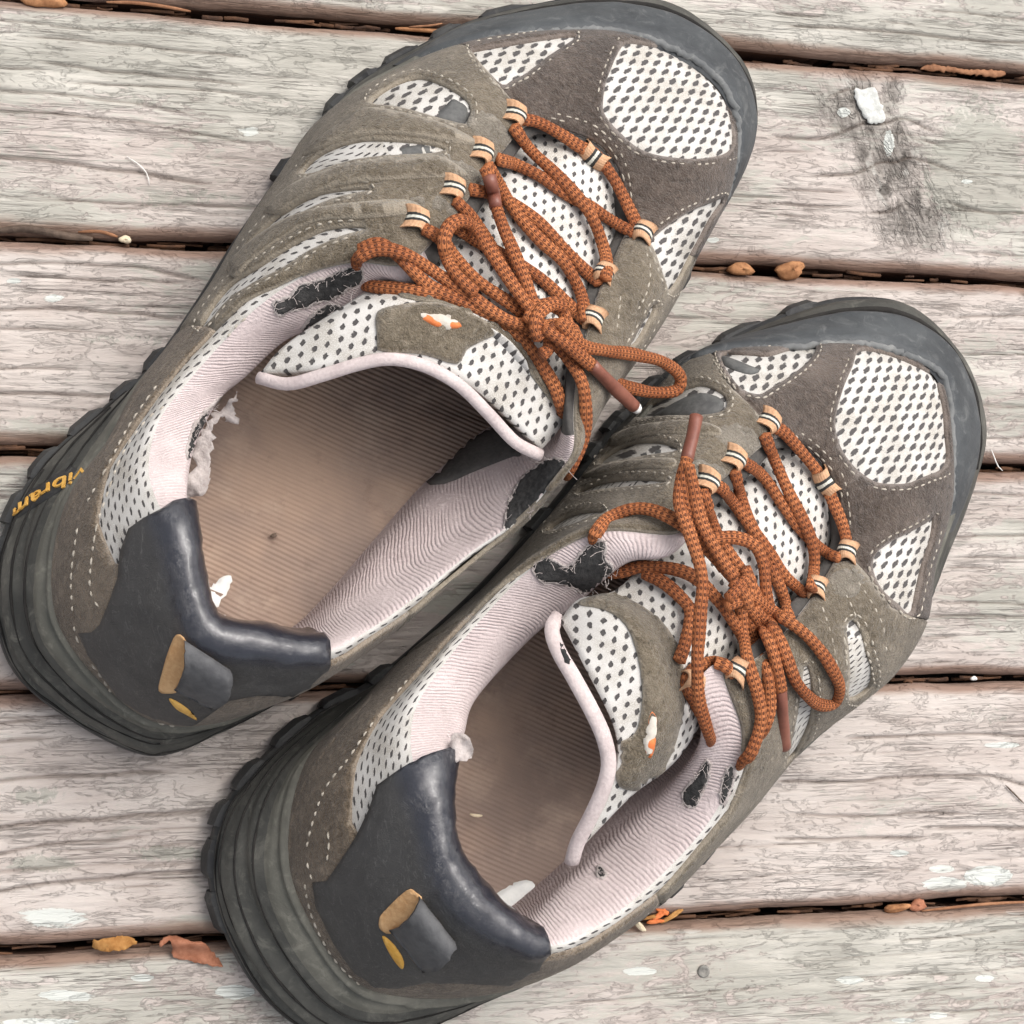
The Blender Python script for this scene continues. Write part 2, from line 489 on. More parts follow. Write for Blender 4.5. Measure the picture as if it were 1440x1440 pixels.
MESH_T = mat_mesh('toe spacer mesh', rot=math.radians(-6), drot=math.radians(24))
MESH_S = mat_mesh('side spacer mesh', 4.6, 2.5, 0.28, 0.18, 0.0, 0.12, 0.5)
MESH_G = mat_mesh('tongue spacer mesh', 3.8, 3.2, 0.25, 0.22, math.radians(-20), math.radians(25), 0.5, (203, 200, 195))
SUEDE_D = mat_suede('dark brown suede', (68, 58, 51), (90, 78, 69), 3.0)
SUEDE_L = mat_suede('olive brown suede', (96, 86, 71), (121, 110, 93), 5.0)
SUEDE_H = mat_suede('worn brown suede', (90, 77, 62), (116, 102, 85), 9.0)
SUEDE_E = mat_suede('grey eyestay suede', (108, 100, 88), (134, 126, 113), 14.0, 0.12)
NUBUCK_G = mat_simple('grey synthetic insert', (82, 82, 82), (104, 104, 102), 0.8, 500)
RUB_MID = mat_rubber('grey olive midsole rubber', (58, 58, 55), (82, 81, 76), 0.6, (122, 120, 111), 0.45)
RUB_UP = mat_rubber('dusty olive rubber', (88, 87, 80), (112, 110, 101), 0.7, (142, 139, 128), 0.5)
RUB_OUT = mat_rubber('dark outsole rubber', (42, 42, 43), (60, 60, 59), 0.6, (104, 102, 96), 0.35)
RUB_TOE = mat_rubber('grey toe bumper rubber', (55, 58, 61), (75, 78, 80), 0.55, (122, 123, 122), 0.45)
SEAM = mat_simple('dark groove line', (30, 29, 28), (46, 44, 42), 0.9, 400)  # near-black thin tubes that draw the groove and seam lines of the sole
RUB_BEAD = mat_rubber('scuffed bumper edge', (92, 94, 95), (122, 123, 122), 0.85, (150, 150, 146), 0.6)
LINING = mat_lining('pink brushed lining')
LINING_D = mat_simple('charcoal inner lining', (70, 68, 66), (86, 83, 80), 0.95, 700)
LINING_T = mat_simple('frayed pale lining', (160, 150, 146), (192, 183, 179), 0.95, 500, 0.0014)
FOAM = mat_simple('torn charcoal foam', (44, 44, 44), (74, 73, 72), 0.98, 500, 0.0018)
INSOLE = mat_insole('tan worn footbed')
LIP = mat_simple('pale pink piping', (186, 172, 170), (206, 193, 190), 0.95, 900, 0.0005)
STICKER = mat_simple('worn white sticker', (205, 206, 204), (226, 226, 222), 0.7, 200)
LEATHER = mat_leather('black heel leather')
TAB_OUT = mat_simple('charcoal pull tab', (74, 74, 76), (92, 92, 93), 0.7, 300)
TAB_IN = mat_simple('tan pull tab inside', (188, 146, 102), (208, 170, 126), 0.9, 700)
THREAD = mat_simple('pale stitching thread', (152, 144, 131), (188, 180, 167), 0.9, 900)
LACE = mat_lace('brown woven lace')
AGLET = mat_simple('brown aglet sleeve', (112, 66, 54), (134, 84, 68), 0.45, 300, 0.0002, 0.5)
AGLET_TIP = mat_simple('white aglet end', (222, 220, 214), (236, 234, 230), 0.4, 300, 0.0001)
WEB = mat_webbing('striped webbing')
ORANGE = mat_simple('orange logo print', (206, 112, 62), (222, 130, 78), 0.7, 500)
WHITE_P = mat_simple('white logo print', (184, 176, 164), (204, 197, 186), 0.8, 500)
YELLOW = mat_simple('yellow raised lettering', (206, 154, 66), (222, 176, 96), 0.7, 500)
# ------------------------------------------------------------------ deck
def mat_wood():
    M = NT('weathered deck wood', 0.9, 0.2)
    o = M.obj()
    st = M.mapv(o, (0.14, 1.0, 1.0)); st2 = M.mapv(o, (0.3, 1, 1))
    pink = M.attr('pink'); pale = M.attr('pale'); edge = M.attr('edge'); crack = M.attr('crack'); dark = M.attr('dark'); lich = M.attr('lichen')
    seed = M.attr('board')
    sv = M.n('VectorMath', operation='ADD'); M.l(st, sv.inputs[0])
    cb = M.n('CombineXYZ'); M.l(seed, cb.inputs[2]); M.l(cb.outputs[0], sv.inputs[1]); st = sv.outputs[0]
    s1 = M.noise(st, 240, 5, 0.7, 0.4); s2 = M.noise(st, 900, 4, 0.65); s3 = M.noise(st2, 60, 4, 0.6, 0.5)
    blot = M.noise(st2, 190, 5, 0.72, 1.2)
    grey = M.mix(M.ramp(s3, 0.35, 0.68), lin(163, 160, 151), lin(188, 184, 175))
    rose = M.mix(M.ramp(s3, 0.35, 0.68), lin(178, 167, 160), lin(195, 186, 179))
    pf = M.math('ADD', pink, M.math('MULTIPLY', M.math('SUBTRACT', blot, 0.5), 1.2))
    pfac = M.ramp(pf, 0.42, 0.56)
    c = M.mix(pfac, grey, rose)
    # thin dark rims where the surface layer has worn through
    rim = M.math('SUBTRACT', 1.0, M.ramp(M.math('ABSOLUTE', M.math('SUBTRACT', pf, 0.49)), 0.0, 0.05))
    c = M.mix(M.math('MULTIPLY', rim, 0.14), c, lin(138, 130, 122))
    rim2 = M.math('SUBTRACT', 1.0, M.ramp(M.math('ABSOLUTE', M.math('SUBTRACT', blot, 0.56)), 0.0, 0.022))
    c = M.mix(M.math('MULTIPLY', rim2, 0.11), c, lin(128, 122, 114))
    # streaky grain
    c = M.mix(M.math('MULTIPLY', M.ramp(s1, 0.55, 0.75), 0.36), c, lin(160, 150, 142))
    c = M.mix(M.math('MULTIPLY', M.ramp(s2, 0.58, 0.75), 0.34), c, lin(150, 142, 134))
    c = M.mix(M.math('MULTIPLY', M.ramp(s2, 0.42, 0.25), 0.5), c, lin(208, 201, 193))
    # knot: grey, checked end grain in irregular cells
    kv = M.mapv(M.mapv(o, (1, 1, 1), -0.45), (1.0, 0.28, 1.0))
    kn = M.math('ADD', dark, M.math('MULTIPLY', M.math('SUBTRACT', M.noise(kv, 230, 5, 0.72, 0.8), 0.5), 1.5))
    kf = M.ramp(kn, 0.15, 0.85)
    ks = M.noise(kv, 420, 5, 0.7, 0.9)
    kc = M.mix(M.ramp(ks, 0.35, 0.65), lin(112, 106, 100), lin(154, 148, 141))
    kl = M.math('SUBTRACT', 1.0, M.ramp(M.math('ABSOLUTE', M.math('SUBTRACT', M.noise(kv, 200, 3, 0.6, 1.2), 0.5)), 0.0, 0.03))
    kc = M.mix(M.math('MULTIPLY', kl, 0.4), kc, lin(66, 61, 57))
    kc = M.mix(M.math('MULTIPLY', M.ramp(M.noise(kv, 150, 3, 0.6), 0.6, 0.66), 0.8), kc, lin(176, 173, 166))
    c = M.mix(M.math('MULTIPLY', kf, 0.9), c, kc)
    core = M.ramp(M.math('ADD', dark, M.math('MULTIPLY', M.math('SUBTRACT', ks, 0.5), 0.9)), 0.92, 1.2)
    c = M.mix(M.math('MULTIPLY', core, 0.75), c, lin(74, 69, 65))
    kgroove = M.math('MULTIPLY', kf, kl)
    # lichen and bleached flakes
    lf = M.math('ADD', lich, M.math('MULTIPLY', M.math('SUBTRACT', M.noise(o, 420, 4, 0.7, 0.8), 0.5), 1.1))
    c = M.mix(M.math('MULTIPLY', M.ramp(lf, 0.5, 0.62), 0.75), c, lin(156, 155, 145))
    flake = M.math('ADD', pale, M.math('MULTIPLY', M.math('SUBTRACT', M.noise(st2, 330, 4, 0.7, 1.0), 0.5), 0.9))
    ff = M.ramp(flake, 0.5, 0.58)
    c = M.mix(ff, c, lin(198, 200, 194))
    frim = M.math('SUBTRACT', 1.0, M.ramp(M.math('ABSOLUTE', M.math('SUBTRACT', flake, 0.5)), 0.0, 0.05))
    c = M.mix(M.math('MULTIPLY', frim, 0.45), c, lin(132, 130, 122))
    # browner, less bleached wood on the rounded edges
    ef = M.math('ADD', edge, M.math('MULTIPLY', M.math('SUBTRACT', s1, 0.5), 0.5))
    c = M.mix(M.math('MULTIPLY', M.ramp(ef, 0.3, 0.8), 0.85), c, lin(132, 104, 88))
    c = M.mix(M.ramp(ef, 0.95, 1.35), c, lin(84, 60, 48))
    fl = M.noise(M.mapv(sv.outputs[0], (0.16, 1, 1)), 430, 3, 0.55, 0.12)
    fline = M.math('MULTIPLY', M.math('SUBTRACT', 1.0, M.ramp(M.math('ABSOLUTE', M.math('SUBTRACT', fl, 0.5)), 0.0, 0.016)), M.ramp(M.noise(st2, 45, 3), 0.48, 0.6))
    fl2 = M.noise(M.mapv(sv.outputs[0], (0.25, 1, 1), loc=(4, 2, 1)), 900, 2, 0.5, 0.8)
    fline2 = M.math('MULTIPLY', M.math('SUBTRACT', 1.0, M.ramp(M.math('ABSOLUTE', M.math('SUBTRACT', fl2, 0.5)), 0.0, 0.022)), M.ramp(M.noise(st2, 90, 3), 0.45, 0.6))
    fline = M.math('MAXIMUM', fline, M.math('MULTIPLY', fline2, 0.4))
    c = M.mix(M.math('MULTIPLY', fline, 0.6), c, lin(92, 84, 78))
    c = M.mix(M.math('MULTIPLY', crack, 0.62), c, lin(92, 80, 72))
    hh = M.math('ADD', M.math('MULTIPLY', s1, 0.7), M.math('ADD', M.math('MULTIPLY', s2, 0.6), M.math('ADD', M.math('MULTIPLY', rim2, -0.35), M.math('ADD', M.math('MULTIPLY', fline, -0.8), M.math('MULTIPLY', kgroove, -1.5)))))
    return M.done(c, M.bump(hh, 0.0012, 0.75))

WOOD = mat_wood()
deck = empty('deck', (0.2, 0.06, 0), kind='structure')
YL = [0.306, 0.22499, 0.14466, 0.07392, -0.00508, -0.08714, -0.171]
YX = {-1: 0.388, 7: -0.254, **{k: y for k, y in enumerate(YL)}}       # one more board beyond the frame on either side
X0, X1 = -0.22, 0.66
def pl(s): return [(float(a), float(b)) for a, b in (q.split(',') for q in s.split())]
def tl(s, ox, oy): return [(ox + a / 4.0, oy + b / 4.0) for a, b in pl(s)]
CRACKS = [(tl('0,620 400,650 760,690 1100,750 1440,810', 0, 0), .5), (tl('0,880 420,925 800,975 1240,1045', 0, 0), 1.1),
 (tl('180,345 690,405 1440,480', 0, 0), .6), (tl('120,210 560,235 1100,290 1440,320', 0, 0), .5), (tl('0,375 300,400', 0, 0), .5), (tl('0,500 600,560 1100,640', 0, 0), .5),
 (tl('0,770 300,775 420,740 540,690 650,690 740,660 830,680 920,730 1010,760', 1080, 0), .9),
 (tl('0,1060 250,1070 480,1085', 1080, 0), .5), (tl('0,1140 300,1160 520,1160', 1080, 0), .5), (tl('0,850 300,850', 1080, 0), .4),
 (tl('200,985 450,980 550,950 640,905 720,905 800,885 900,905 1000,945 1100,985', 1080, 0), .9),
 (tl('520,1195 680,1185 750,1150 800,1150', 1080, 0), .8), (tl('960,1110 1050,1150 1200,1190 1380,1200', 1080, 0), .8),
 (tl('300,570 400,520 480,495 580,495', 1080, 0), .7), (tl('0,1205 250,1220', 1080, 0), .8), (tl('780,760 900,790 1040,850', 1080, 0), .6),
 (tl('60,140 500,160 820,185 1100,225 1440,235', 1080, 0), .8), (tl('0,75 350,95', 1080, 0), .6), (tl('600,105 900,150', 1080, 0), .4), (tl('850,50 1440,105', 1080, 0), .4),
 (tl('0,70 400,45 1000,15', 0, 1080), .8), (tl('0,330 400,300 700,275 1250,230', 0, 1080), 1.0), (tl('0,480 400,420 880,385', 0, 1080), .6),
 (tl('0,690 400,640 800,600 1200,575', 0, 1080), .9), (tl('0,580 440,565', 0, 1080), .5), (tl('510,150 660,130', 0, 1080), .6),
 (tl('0,390 250,400 600,390 900,390', 1080, 1080), .8), (tl('900,335 1440,340', 1080, 1080), 1.0), (tl('0,70 500,75 700,50 1200,45 1440,95', 1080, 1080), .7), (tl('100,260 600,270 850,245 1170,265', 1080, 1080), .5),
 (tl('0,40 700,55 1200,150', 0, 360), .7), (tl('0,770 500,785 720,780', 0, 360), .9), (tl('0,405 600,430', 0, 360), .5), (tl('0,300 500,305 1080,360', 0, 360), .6), (tl('20,110 500,130 1100,150', 0, 360), .5), (tl('0,630 480,640', 0, 360), .5),
 (tl('0,1350 150,1355', 0, 360), .6), (tl('50,1105 300,1120', 0, 720), .6), (tl('0,1185 300,1170', 0, 720), .8), (tl('0,1290 330,1275', 0, 720), .8),
 (tl('870,830 1440,840', 1000, 720), .4), (tl('1030,260 1440,255', 1080, 720), .5), (tl('960,310 1300,320', 1080, 720), .5), (tl('860,580 1440,590', 1080, 720), .6), (tl('800,705 1100,705', 1080, 720), .5), (tl('400,1275 950,1250 1440,1260', 1080, 720), .7), (tl('700,155 1440,130', 1080, 720), .5),
 (tl('900,840 1440,850', 1080, 360), .5), (tl('1000,350 1440,330', 1080, 360), .5), (tl('0,270 330,280', 1080, 360), .5), (tl('900,1330 1440,1345', 1080, 360), .5)]
# blotches given as (px, py, rx, ry, amount): bleached flakes / lichen / the knot
PALE = [(1186, 158, 9, 8, 1.4), (1250, 200, 10, 26, .9), (1390, 1232, 32, 15, 1.6), (1328, 1244, 34, 12, 1.2), (1325, 1222, 20, 6, 1.2), (1410, 1048, 30, 5, 1.1), (1265, 1200, 16, 6, .9), (1195, 1378, 20, 6, 1.1), (1385, 1376, 16, 6, 1.1),
        (330, 1395, 30, 12, 1.1), (75, 1290, 75, 20, .7), (200, 1375, 20, 7, 1.1), (90, 1400, 50, 9, .9), (50, 1437, 60, 6, 1.0), (660, 1398, 45, 12, 1.0), (900, 1366, 30, 7, 1.0), (1360, 255, 9, 4, 1.1), (1320, 1428, 16, 5, 1.1), (1270, 1435, 20, 4, 1.1), (1002, 338, 12, 5, .9), (350, 185, 22, 12, .7), (250, 55, 120, 18, .35), (20, 395, 12, 5, 1), (75, 420, 20, 8, .8), (1430, 1282, 20, 6, 1), (880, 1312, 22, 4, 1.1), (960, 1310, 40, 5, .8)]
KNOT = [(1205, 150, 62, 62, .8), (1250, 230, 62, 60, .88), (1295, 305, 72, 52, .88), (1262, 190, 9, 26, 1.15), (1272, 225, 9, 28, 1.2), (1215, 215, 16, 20, 1.1), (1245, 268, 13, 14, 1.3), (1290, 275, 10, 24, 1.15), (1305, 300, 10, 22, 1.1), (1225, 180, 12, 14, 1.05), (1270, 320, 20, 16, 1.05), (1205, 108, 45, 20, .7), (1165, 125, 22, 24, .5), (1258, 125, 16, 30, .75)]
LICH = [(1375, 230, 85, 120, .8), (240, 280, 90, 22, .6), (170, 200, 60, 18, .3), (1300, 1180, 110, 45, .4), (1240, 1340, 260, 60, .35), (1090, 1040, 60, 30, .3), (100, 610, 110, 20, .6), (1100, 290, 60, 40, .45), (220, 130, 120, 30, .3), (160, 480, 150, 14, .45), (1000, 400, 70, 25, .35), (1400, 600, 50, 60, .3), (900, 500, 60, 40, .4), (60, 250, 60, 30, .3), (1390, 1010, 60, 40, .4), (250, 1200, 80, 14, .6), (40, 1120, 50, 16, .5), (60, 1215, 60, 16, .5), (1150, 420, 80, 20, .3), (1380, 500, 70, 30, .3)]
PINKB = [.35, .45, .66, .5, .68, .38]

def blotch(px, L):
    m = np.zeros(len(px))
    for cx, cy, rx, ry, a in L:
        d = np.sqrt(((px[:, 0] - cx) / rx) ** 2 + ((px[:, 1] - cy) / ry) ** 2)
        m = np.maximum(m, a * np.clip(1.35 - d, 0, 1))
    return m

for bi in range(-1, 7):
    far = bi in (-1, 6)
    yt, yb = YX[bi] - 0.0014, YX[bi + 1] + 0.0014
    nx = 300 if far else 580
    xs = np.linspace(X0, X1, nx)
    W = yt - yb; r = 0.0055
    inner = np.linspace(r, W - r, int((W - 2 * r) / (.0014 if far else .00055)))
    ed = r * (1 - np.cos(np.linspace(0, np.pi / 2, 10)[:-1]))
    ds = np.concatenate([[-1, -1], ed, inner, (W - ed)[::-1], [-2, -2]])      # distance from the lower edge
    nv = len(ds)
    X = np.repeat(xs, nv); D = np.tile(ds, nx)
    wl = (fbm(xs * 9, xs * 0 + bi * 3.1, 5) - 0.5) * 0.0035 + (fbm(xs * 60, xs * 0 + bi, 8) - .5) * 0.0012
    wu = (fbm(xs * 9, xs * 0 + bi * 3.1 + 50, 6) - 0.5) * 0.0035 + (fbm(xs * 60, xs * 0 + bi + 9, 9) - .5) * 0.0012
    if bi == 4: wl += np.clip((xs - 0.33) * 0.09, 0, 0.006) * 0  
    t = np.clip(D, 0, W) / W
    Y = yb + np.clip(D, 0, W) + np.repeat(wl, nv) * (1 - t) * (D > -2) + np.repeat(wu, nv) * t
    Y = np.where(D == -1, yb + np.repeat(wl, nv), Y); Y = np.where(D == -2, yt + np.repeat(wu, nv), Y)
    dd = np.minimum(np.clip(D, 0, W), W - np.clip(D, 0, W)); dd = np.where(D < 0, 0, dd)
    Z = np.where(dd < r, -(r - np.sqrt(np.maximum(r * r - (r - dd) ** 2, 0))), 0.0)
    side = D < 0
    wall = np.zeros((nx, nv)); wall[:, 0] = -0.036; wall[:, -1] = -0.036
    wall[:, 1] = -0.0056 ; wall[:, -2] = -0.0056
    Z = np.where(side, wall.ravel(), Z)
    P = np.stack([X, Y, Z], -1)
    px = to_px(P)
    # grain ridges and checks cut into the surface
    warp = (fbm(X * 7, Y * 20, 21 + bi) - .5) * 0.012
    kb = blotch(px, KNOT)
    rid = fbm(X * 14, (Y + warp) * 520, 31 + bi, 3) - .5
    rid2 = fbm(X * 60, (Y + warp) * 900, 41 + bi, 2) - .5
    cup = (fbm(X * 4, Y * 25, 51 + bi) - .5) * 0.0008
    crk = np.zeros(len(P))
    rg = np.random.default_rng(100 + bi)
    for q in range(34):                                   # fine checks along the grain
        x0 = rg.uniform(X0, X1); ln = rg.uniform(0.02, 0.16); y0 = rg.uniform(yb + .004, yt - .004); wd = rg.uniform(.00022, .0005)
        sl = rg.normal(0, .012)
        yc = y0 + (xs - x0) * sl + (fbm(xs * 22, xs * 0 + q, 61 + bi) - .5) * 0.004
        win = np.clip((xs - x0) / 0.01, 0, 1) * np.clip((x0 + ln - xs) / 0.01, 0, 1)
        dcr = np.abs(Y - np.repeat(yc, nv))
        crk = np.maximum(crk, np.clip(1.25 - dcr / wd, 0, 1) * np.repeat(win, nv) * rg.uniform(.35, .9))
    for cpts, wt in CRACKS:
        cw = np.array([U(a, b, 0) for a, b in cpts])
        cw = cw[np.argsort(cw[:, 0])]
        if cw[:, 1].max() < yb - .002 or cw[:, 1].min() > yt + .002: continue
        cs = crom(cw, 8)
        yc = np.interp(xs, cs[:, 0], cs[:, 1]) + (fbm(xs * 90, xs * 0, 71) - .5) * 0.0009
        x0, x1 = cs[0, 0], cs[-1, 0]
        if cpts[0][0] < 5: x0 = -9
        if cpts[-1][0] > 1435: x1 = 9
        win = np.clip((xs - x0) / 0.008, 0, 1) * np.clip((x1 - xs) / 0.008, 0, 1)
        dcr = np.abs(Y - np.repeat(yc, nv))
        crk = np.maximum(crk, np.clip(1.3 - dcr / (.0003 + .00045 * wt), 0, 1) * np.repeat(win, nv) * min(1, .55 + .45 * wt))
    crk = np.where(side, 0, crk)
    kr = (fbm(X * 160, Y * 110, 81, 4) - .5)
    P[:, 2] += np.where(side, 0, cup + rid * 0.0008 + rid2 * 0.0004 - crk * 0.0013 + np.clip(kb, 0, 1) * kr * 0.004)
    pink = np.full(len(P), PINKB[bi % 6]) + (fbm(X * 9, Y * 40, 91 + bi) - .5) * .9
    lich = blotch(px, LICH) + np.clip(fbm(X * 16, Y * 34, 96 + bi) - .55, 0, 1) * 1.3
    pale = blotch(px, PALE) + np.clip(fbm(X * 40, Y * 130, 103 + bi, 3) - .66, 0, 1) * 1.5
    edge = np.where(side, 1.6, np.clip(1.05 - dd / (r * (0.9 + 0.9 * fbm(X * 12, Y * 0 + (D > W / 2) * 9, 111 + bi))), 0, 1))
    F = grid_faces(nx, nv, flip=False)
    mesh('plank', P, F, WOOD, deck, attrs={'crack': crk, 'pink': pink, 'lichen': lich, 'pale': pale, 'edge': edge, 'dark': kb, 'board': np.full(len(P), bi * 0.37)})

# dark soil under the boards
SOIL = mat_simple('dark damp soil', (38, 30, 25), (58, 45, 36), 0.95, 120, 0.004)
gv = [(-.6, -.5, -.09), (1.0, -.5, -.09), (1.0, .7, -.09), (-.6, .7, -.09)]
tag(mesh('ground', gv, [(0, 1, 2, 3)], SOIL), kind='structure')
#SHOES
# ------------------------------------------------------------------ shoes
def rows(s): return [tuple(float(k) for k in r.split(',')) for r in s.split()]

NUP, NVP = 10, 10            # samples per station / per ring
SU, SV = 23.0, 27.0          # rough mm per station / ring

class Surf:
    """the upper, wrapped from the sole joint over the top line and down inside to the footbed"""
    def __init__(s, F, T, R, I, wE, bul):
        n = len(F)
        Fp = np.array([U(*q) for q in F]); Tp = np.array([U(*q) for q in T]); Rp = np.array([U(*q) for q in R]); Ip = np.array([U(*q) for q in I])
        tan = np.roll(Fp, -1, 0) - np.roll(Fp, 1, 0); tan[:, 2] = 0
        out = np.stack([-tan[:, 1], tan[:, 0], tan[:, 2] * 0], -1); out /= np.linalg.norm(out, axis=1)[:, None]
        c = Fp.mean(0)
        if ((Fp - c) * out).sum() < 0: out = -out
        for k in range(3, 27):                                # inside of the wall, parallel to the joint
            z_ = Ip[k, 2]; Ip[k] = Fp[k] - out[k] * (.011 if k < 12 or k > 22 else .015); Ip[k, 2] = z_
        w = np.array(wE)[:, None]; b = np.array(bul)[:, None] * MM
        def lerp(a, z):
            L = Tp - Fp; r = Fp + L * a; r[:, 2] = Fp[:, 2] + L[:, 2] * z; return r
        M1 = lerp(.134, .5) * w + (lerp(.30, .38) + out * b) * (1 - w)
        M2 = lerp(.5, .866) * w + (lerp(.68, .76) + out * b) * (1 - w)
        R2 = Rp * .25 + Ip * .75; R2[:, 2] = Rp[:, 2] * .5 + Ip[:, 2] * .5
        C = np.stack([Fp, M1, M2, Tp, Rp, R2, Ip], 1)         # n x 7 x 3
        G = np.stack([crom(C[:, k], NUP, True) for k in range(7)], 1)
        G = np.stack([crom(g, NVP) for g in G], 0)             # (n*NUP) x 61 x 3
        s.n = n; s.G = G; s.nu, s.nv = G.shape[:2]; s.out = out; s.F = Fp
        du = np.roll(G, -1, 0) - np.roll(G, 1, 0); dv = np.gradient(G, axis=1)
        N = np.cross(du, dv); N /= np.linalg.norm(N, axis=2)[..., None] + 1e-12
        mid = NVP
        if (N[:, mid] * np.repeat(out, NUP, 0)).sum() < 0: N = -N; s.flip = True
        else: s.flip = False
        s.N = N
        V = [Vector(v) for v in G.reshape(-1, 3)]
        s.V = V
        s.bvh = {}
        for key, (a, b2) in {'out': (0, 3 * NVP), 'all': (0, s.nv - 1), 'in': (3 * NVP, s.nv - 1)}.items():
            T_ = []; C_ = []
            for i in range(s.nu):
                i2 = (i + 1) % s.nu
                for j in range(a, b2):
                    q = (i * s.nv + j, i2 * s.nv + j, i2 * s.nv + j + 1, i * s.nv + j + 1)
                    T_ += [(q[0], q[1], q[2]), (q[0], q[2], q[3])]; C_ += [(i, j, 0), (i, j, 1)]
            s.bvh[key] = (BVHTree.FromPolygons(V, T_), C_)
    def hit(s, px, py, key='out'):
        """photo point -> (u, v) on the surface, in stations / rings, or None"""
        b, C = s.bvh[key]
        loc, nrm, idx, dist = b.ray_cast(Vector(CAMP), Vector(ray(px, py)))
        if loc is None: return None
        i, j, k = C[idx]; i2 = (i + 1) % s.nu
        A = s.G[i, j]; B = s.G[i2, j] if k == 0 else s.G[i2, j + 1]; D = s.G[i2, j + 1] if k == 0 else s.G[i, j + 1]
        m = np.stack([B - A, D - A], 1); w, *_ = np.linalg.lstsq(m, np.array(loc) - A, rcond=None)
        u, v = ((w[0] + w[1], w[1]) if k == 0 else (w[0], w[0] + w[1]))
        return np.array([(i + u) / NUP, (j + v) / NVP])
    def at(s, uv):
        uv = np.atleast_2d(uv)
        u = np.mod(uv[:, 0] * NUP, s.nu); v = np.clip(uv[:, 1] * NVP, 0, s.nv - 1.001)
        i = u.astype(int) % s.nu; j = v.astype(int); fu = (u - np.floor(u))[:, None]; fv = (v - j)[:, None]; i2 = (i + 1) % s.nu
        def bl(A): return (A[i, j] * (1 - fu) + A[i2, j] * fu) * (1 - fv) + (A[i, j + 1] * (1 - fu) + A[i2, j + 1] * fu) * fv
        P = bl(s.G); N = bl(s.N); N /= np.linalg.norm(N, axis=1)[:, None] + 1e-12
        return P, N
    def poly(s, pts, key='out', near=None, step=5, closed=True):
        """photo outline -> outline in (u*SU, v*SV), missing points dropped"""
        out = []
        for q in dens(pts, step, closed):
            h = s.hit(q[0], q[1], key)
            if h is None: continue
            ref = out[-1][0] if out else near
            if ref is not None:
                while h[0] - ref > s.n / 2: h[0] -= s.n
                while h[0] - ref < -s.n / 2: h[0] += s.n
            out.append(h)
        return np.array(out) * np.array([SU, SV]) if out else np.zeros((0, 2))
    def mapf(s):
        def f(P2):
            P, N = s.at(P2 / np.array([SU, SV])); return P, N, np.ones(len(P), bool)
        return f
    def strip(s, name, u0, u1, v0, v1, mat, parent, arc=False, uvf=None, h=0.0):
        i0, i1 = int(round(u0 * NUP)), int(round(u1 * NUP)); j0, j1 = int(round(v0 * NVP)), int(round(v1 * NVP))
        full = (i1 - i0) >= s.nu
        ii = np.arange(i0, i1 + 1)
        A = s.G[np.mod(ii, s.nu)][:, j0:j1 + 1] + s.N[np.mod(ii, s.nu)][:, j0:j1 + 1] * h * MM
        if arc:
            row = A[:, (A.shape[1]) * 2 // 3]; cu_ = np.concatenate([[0], np.cumsum(np.linalg.norm(np.diff(row, axis=0), axis=1))]) / MM
            dv_ = np.concatenate([np.zeros((len(ii), 1)), np.cumsum(np.linalg.norm(np.diff(A, axis=1), axis=2), axis=1)], 1) / MM
            uu = np.repeat(cu_[:, None], A.shape[1], 1); vv = dv_ - dv_[:, -1:]
        else: uu, vv = np.meshgrid(ii / NUP * SU, np.arange(j0, j1 + 1) / NVP * SV, indexing='ij')
        V = A.reshape(-1, 3)
        uv = np.stack([uu.ravel(), vv.ravel()], -1) if uvf is None else uvf(V)
        return mesh(name, V, grid_faces(len(ii), j1 - j0 + 1, flip=s.flip), mat, parent, uv=uv)

def px_map(bvhs):
    def f(P2):
        P = np.zeros((len(P2), 3)); N = np.zeros((len(P2), 3)); ok = np.zeros(len(P2), bool)
        o = Vector(CAMP)
        for i, q in enumerate(P2):
            d = Vector(ray(q[0], q[1])); best = None
            for b in bvhs:
                loc, nr, idx, dist = b.ray_cast(o, d)
                if loc is not None and (best is None or dist < best[2]): best = (loc, nr, dist)
            if best:
                n = best[1]
                if n.dot(d) > 0: n = -n
                P[i] = best[0]; N[i] = n; ok[i] = True
        return P, N, ok
    return f

def planar_uv(ang):
    c, sn = math.cos(ang), math.sin(ang)
    def f(P2, P=None):
        Q = np.asarray(P if P is not None else P2) / MM
        return np.stack([Q[:, 0] * c + Q[:, 1] * sn, -Q[:, 0] * sn + Q[:, 1] * c], -1)
    return f

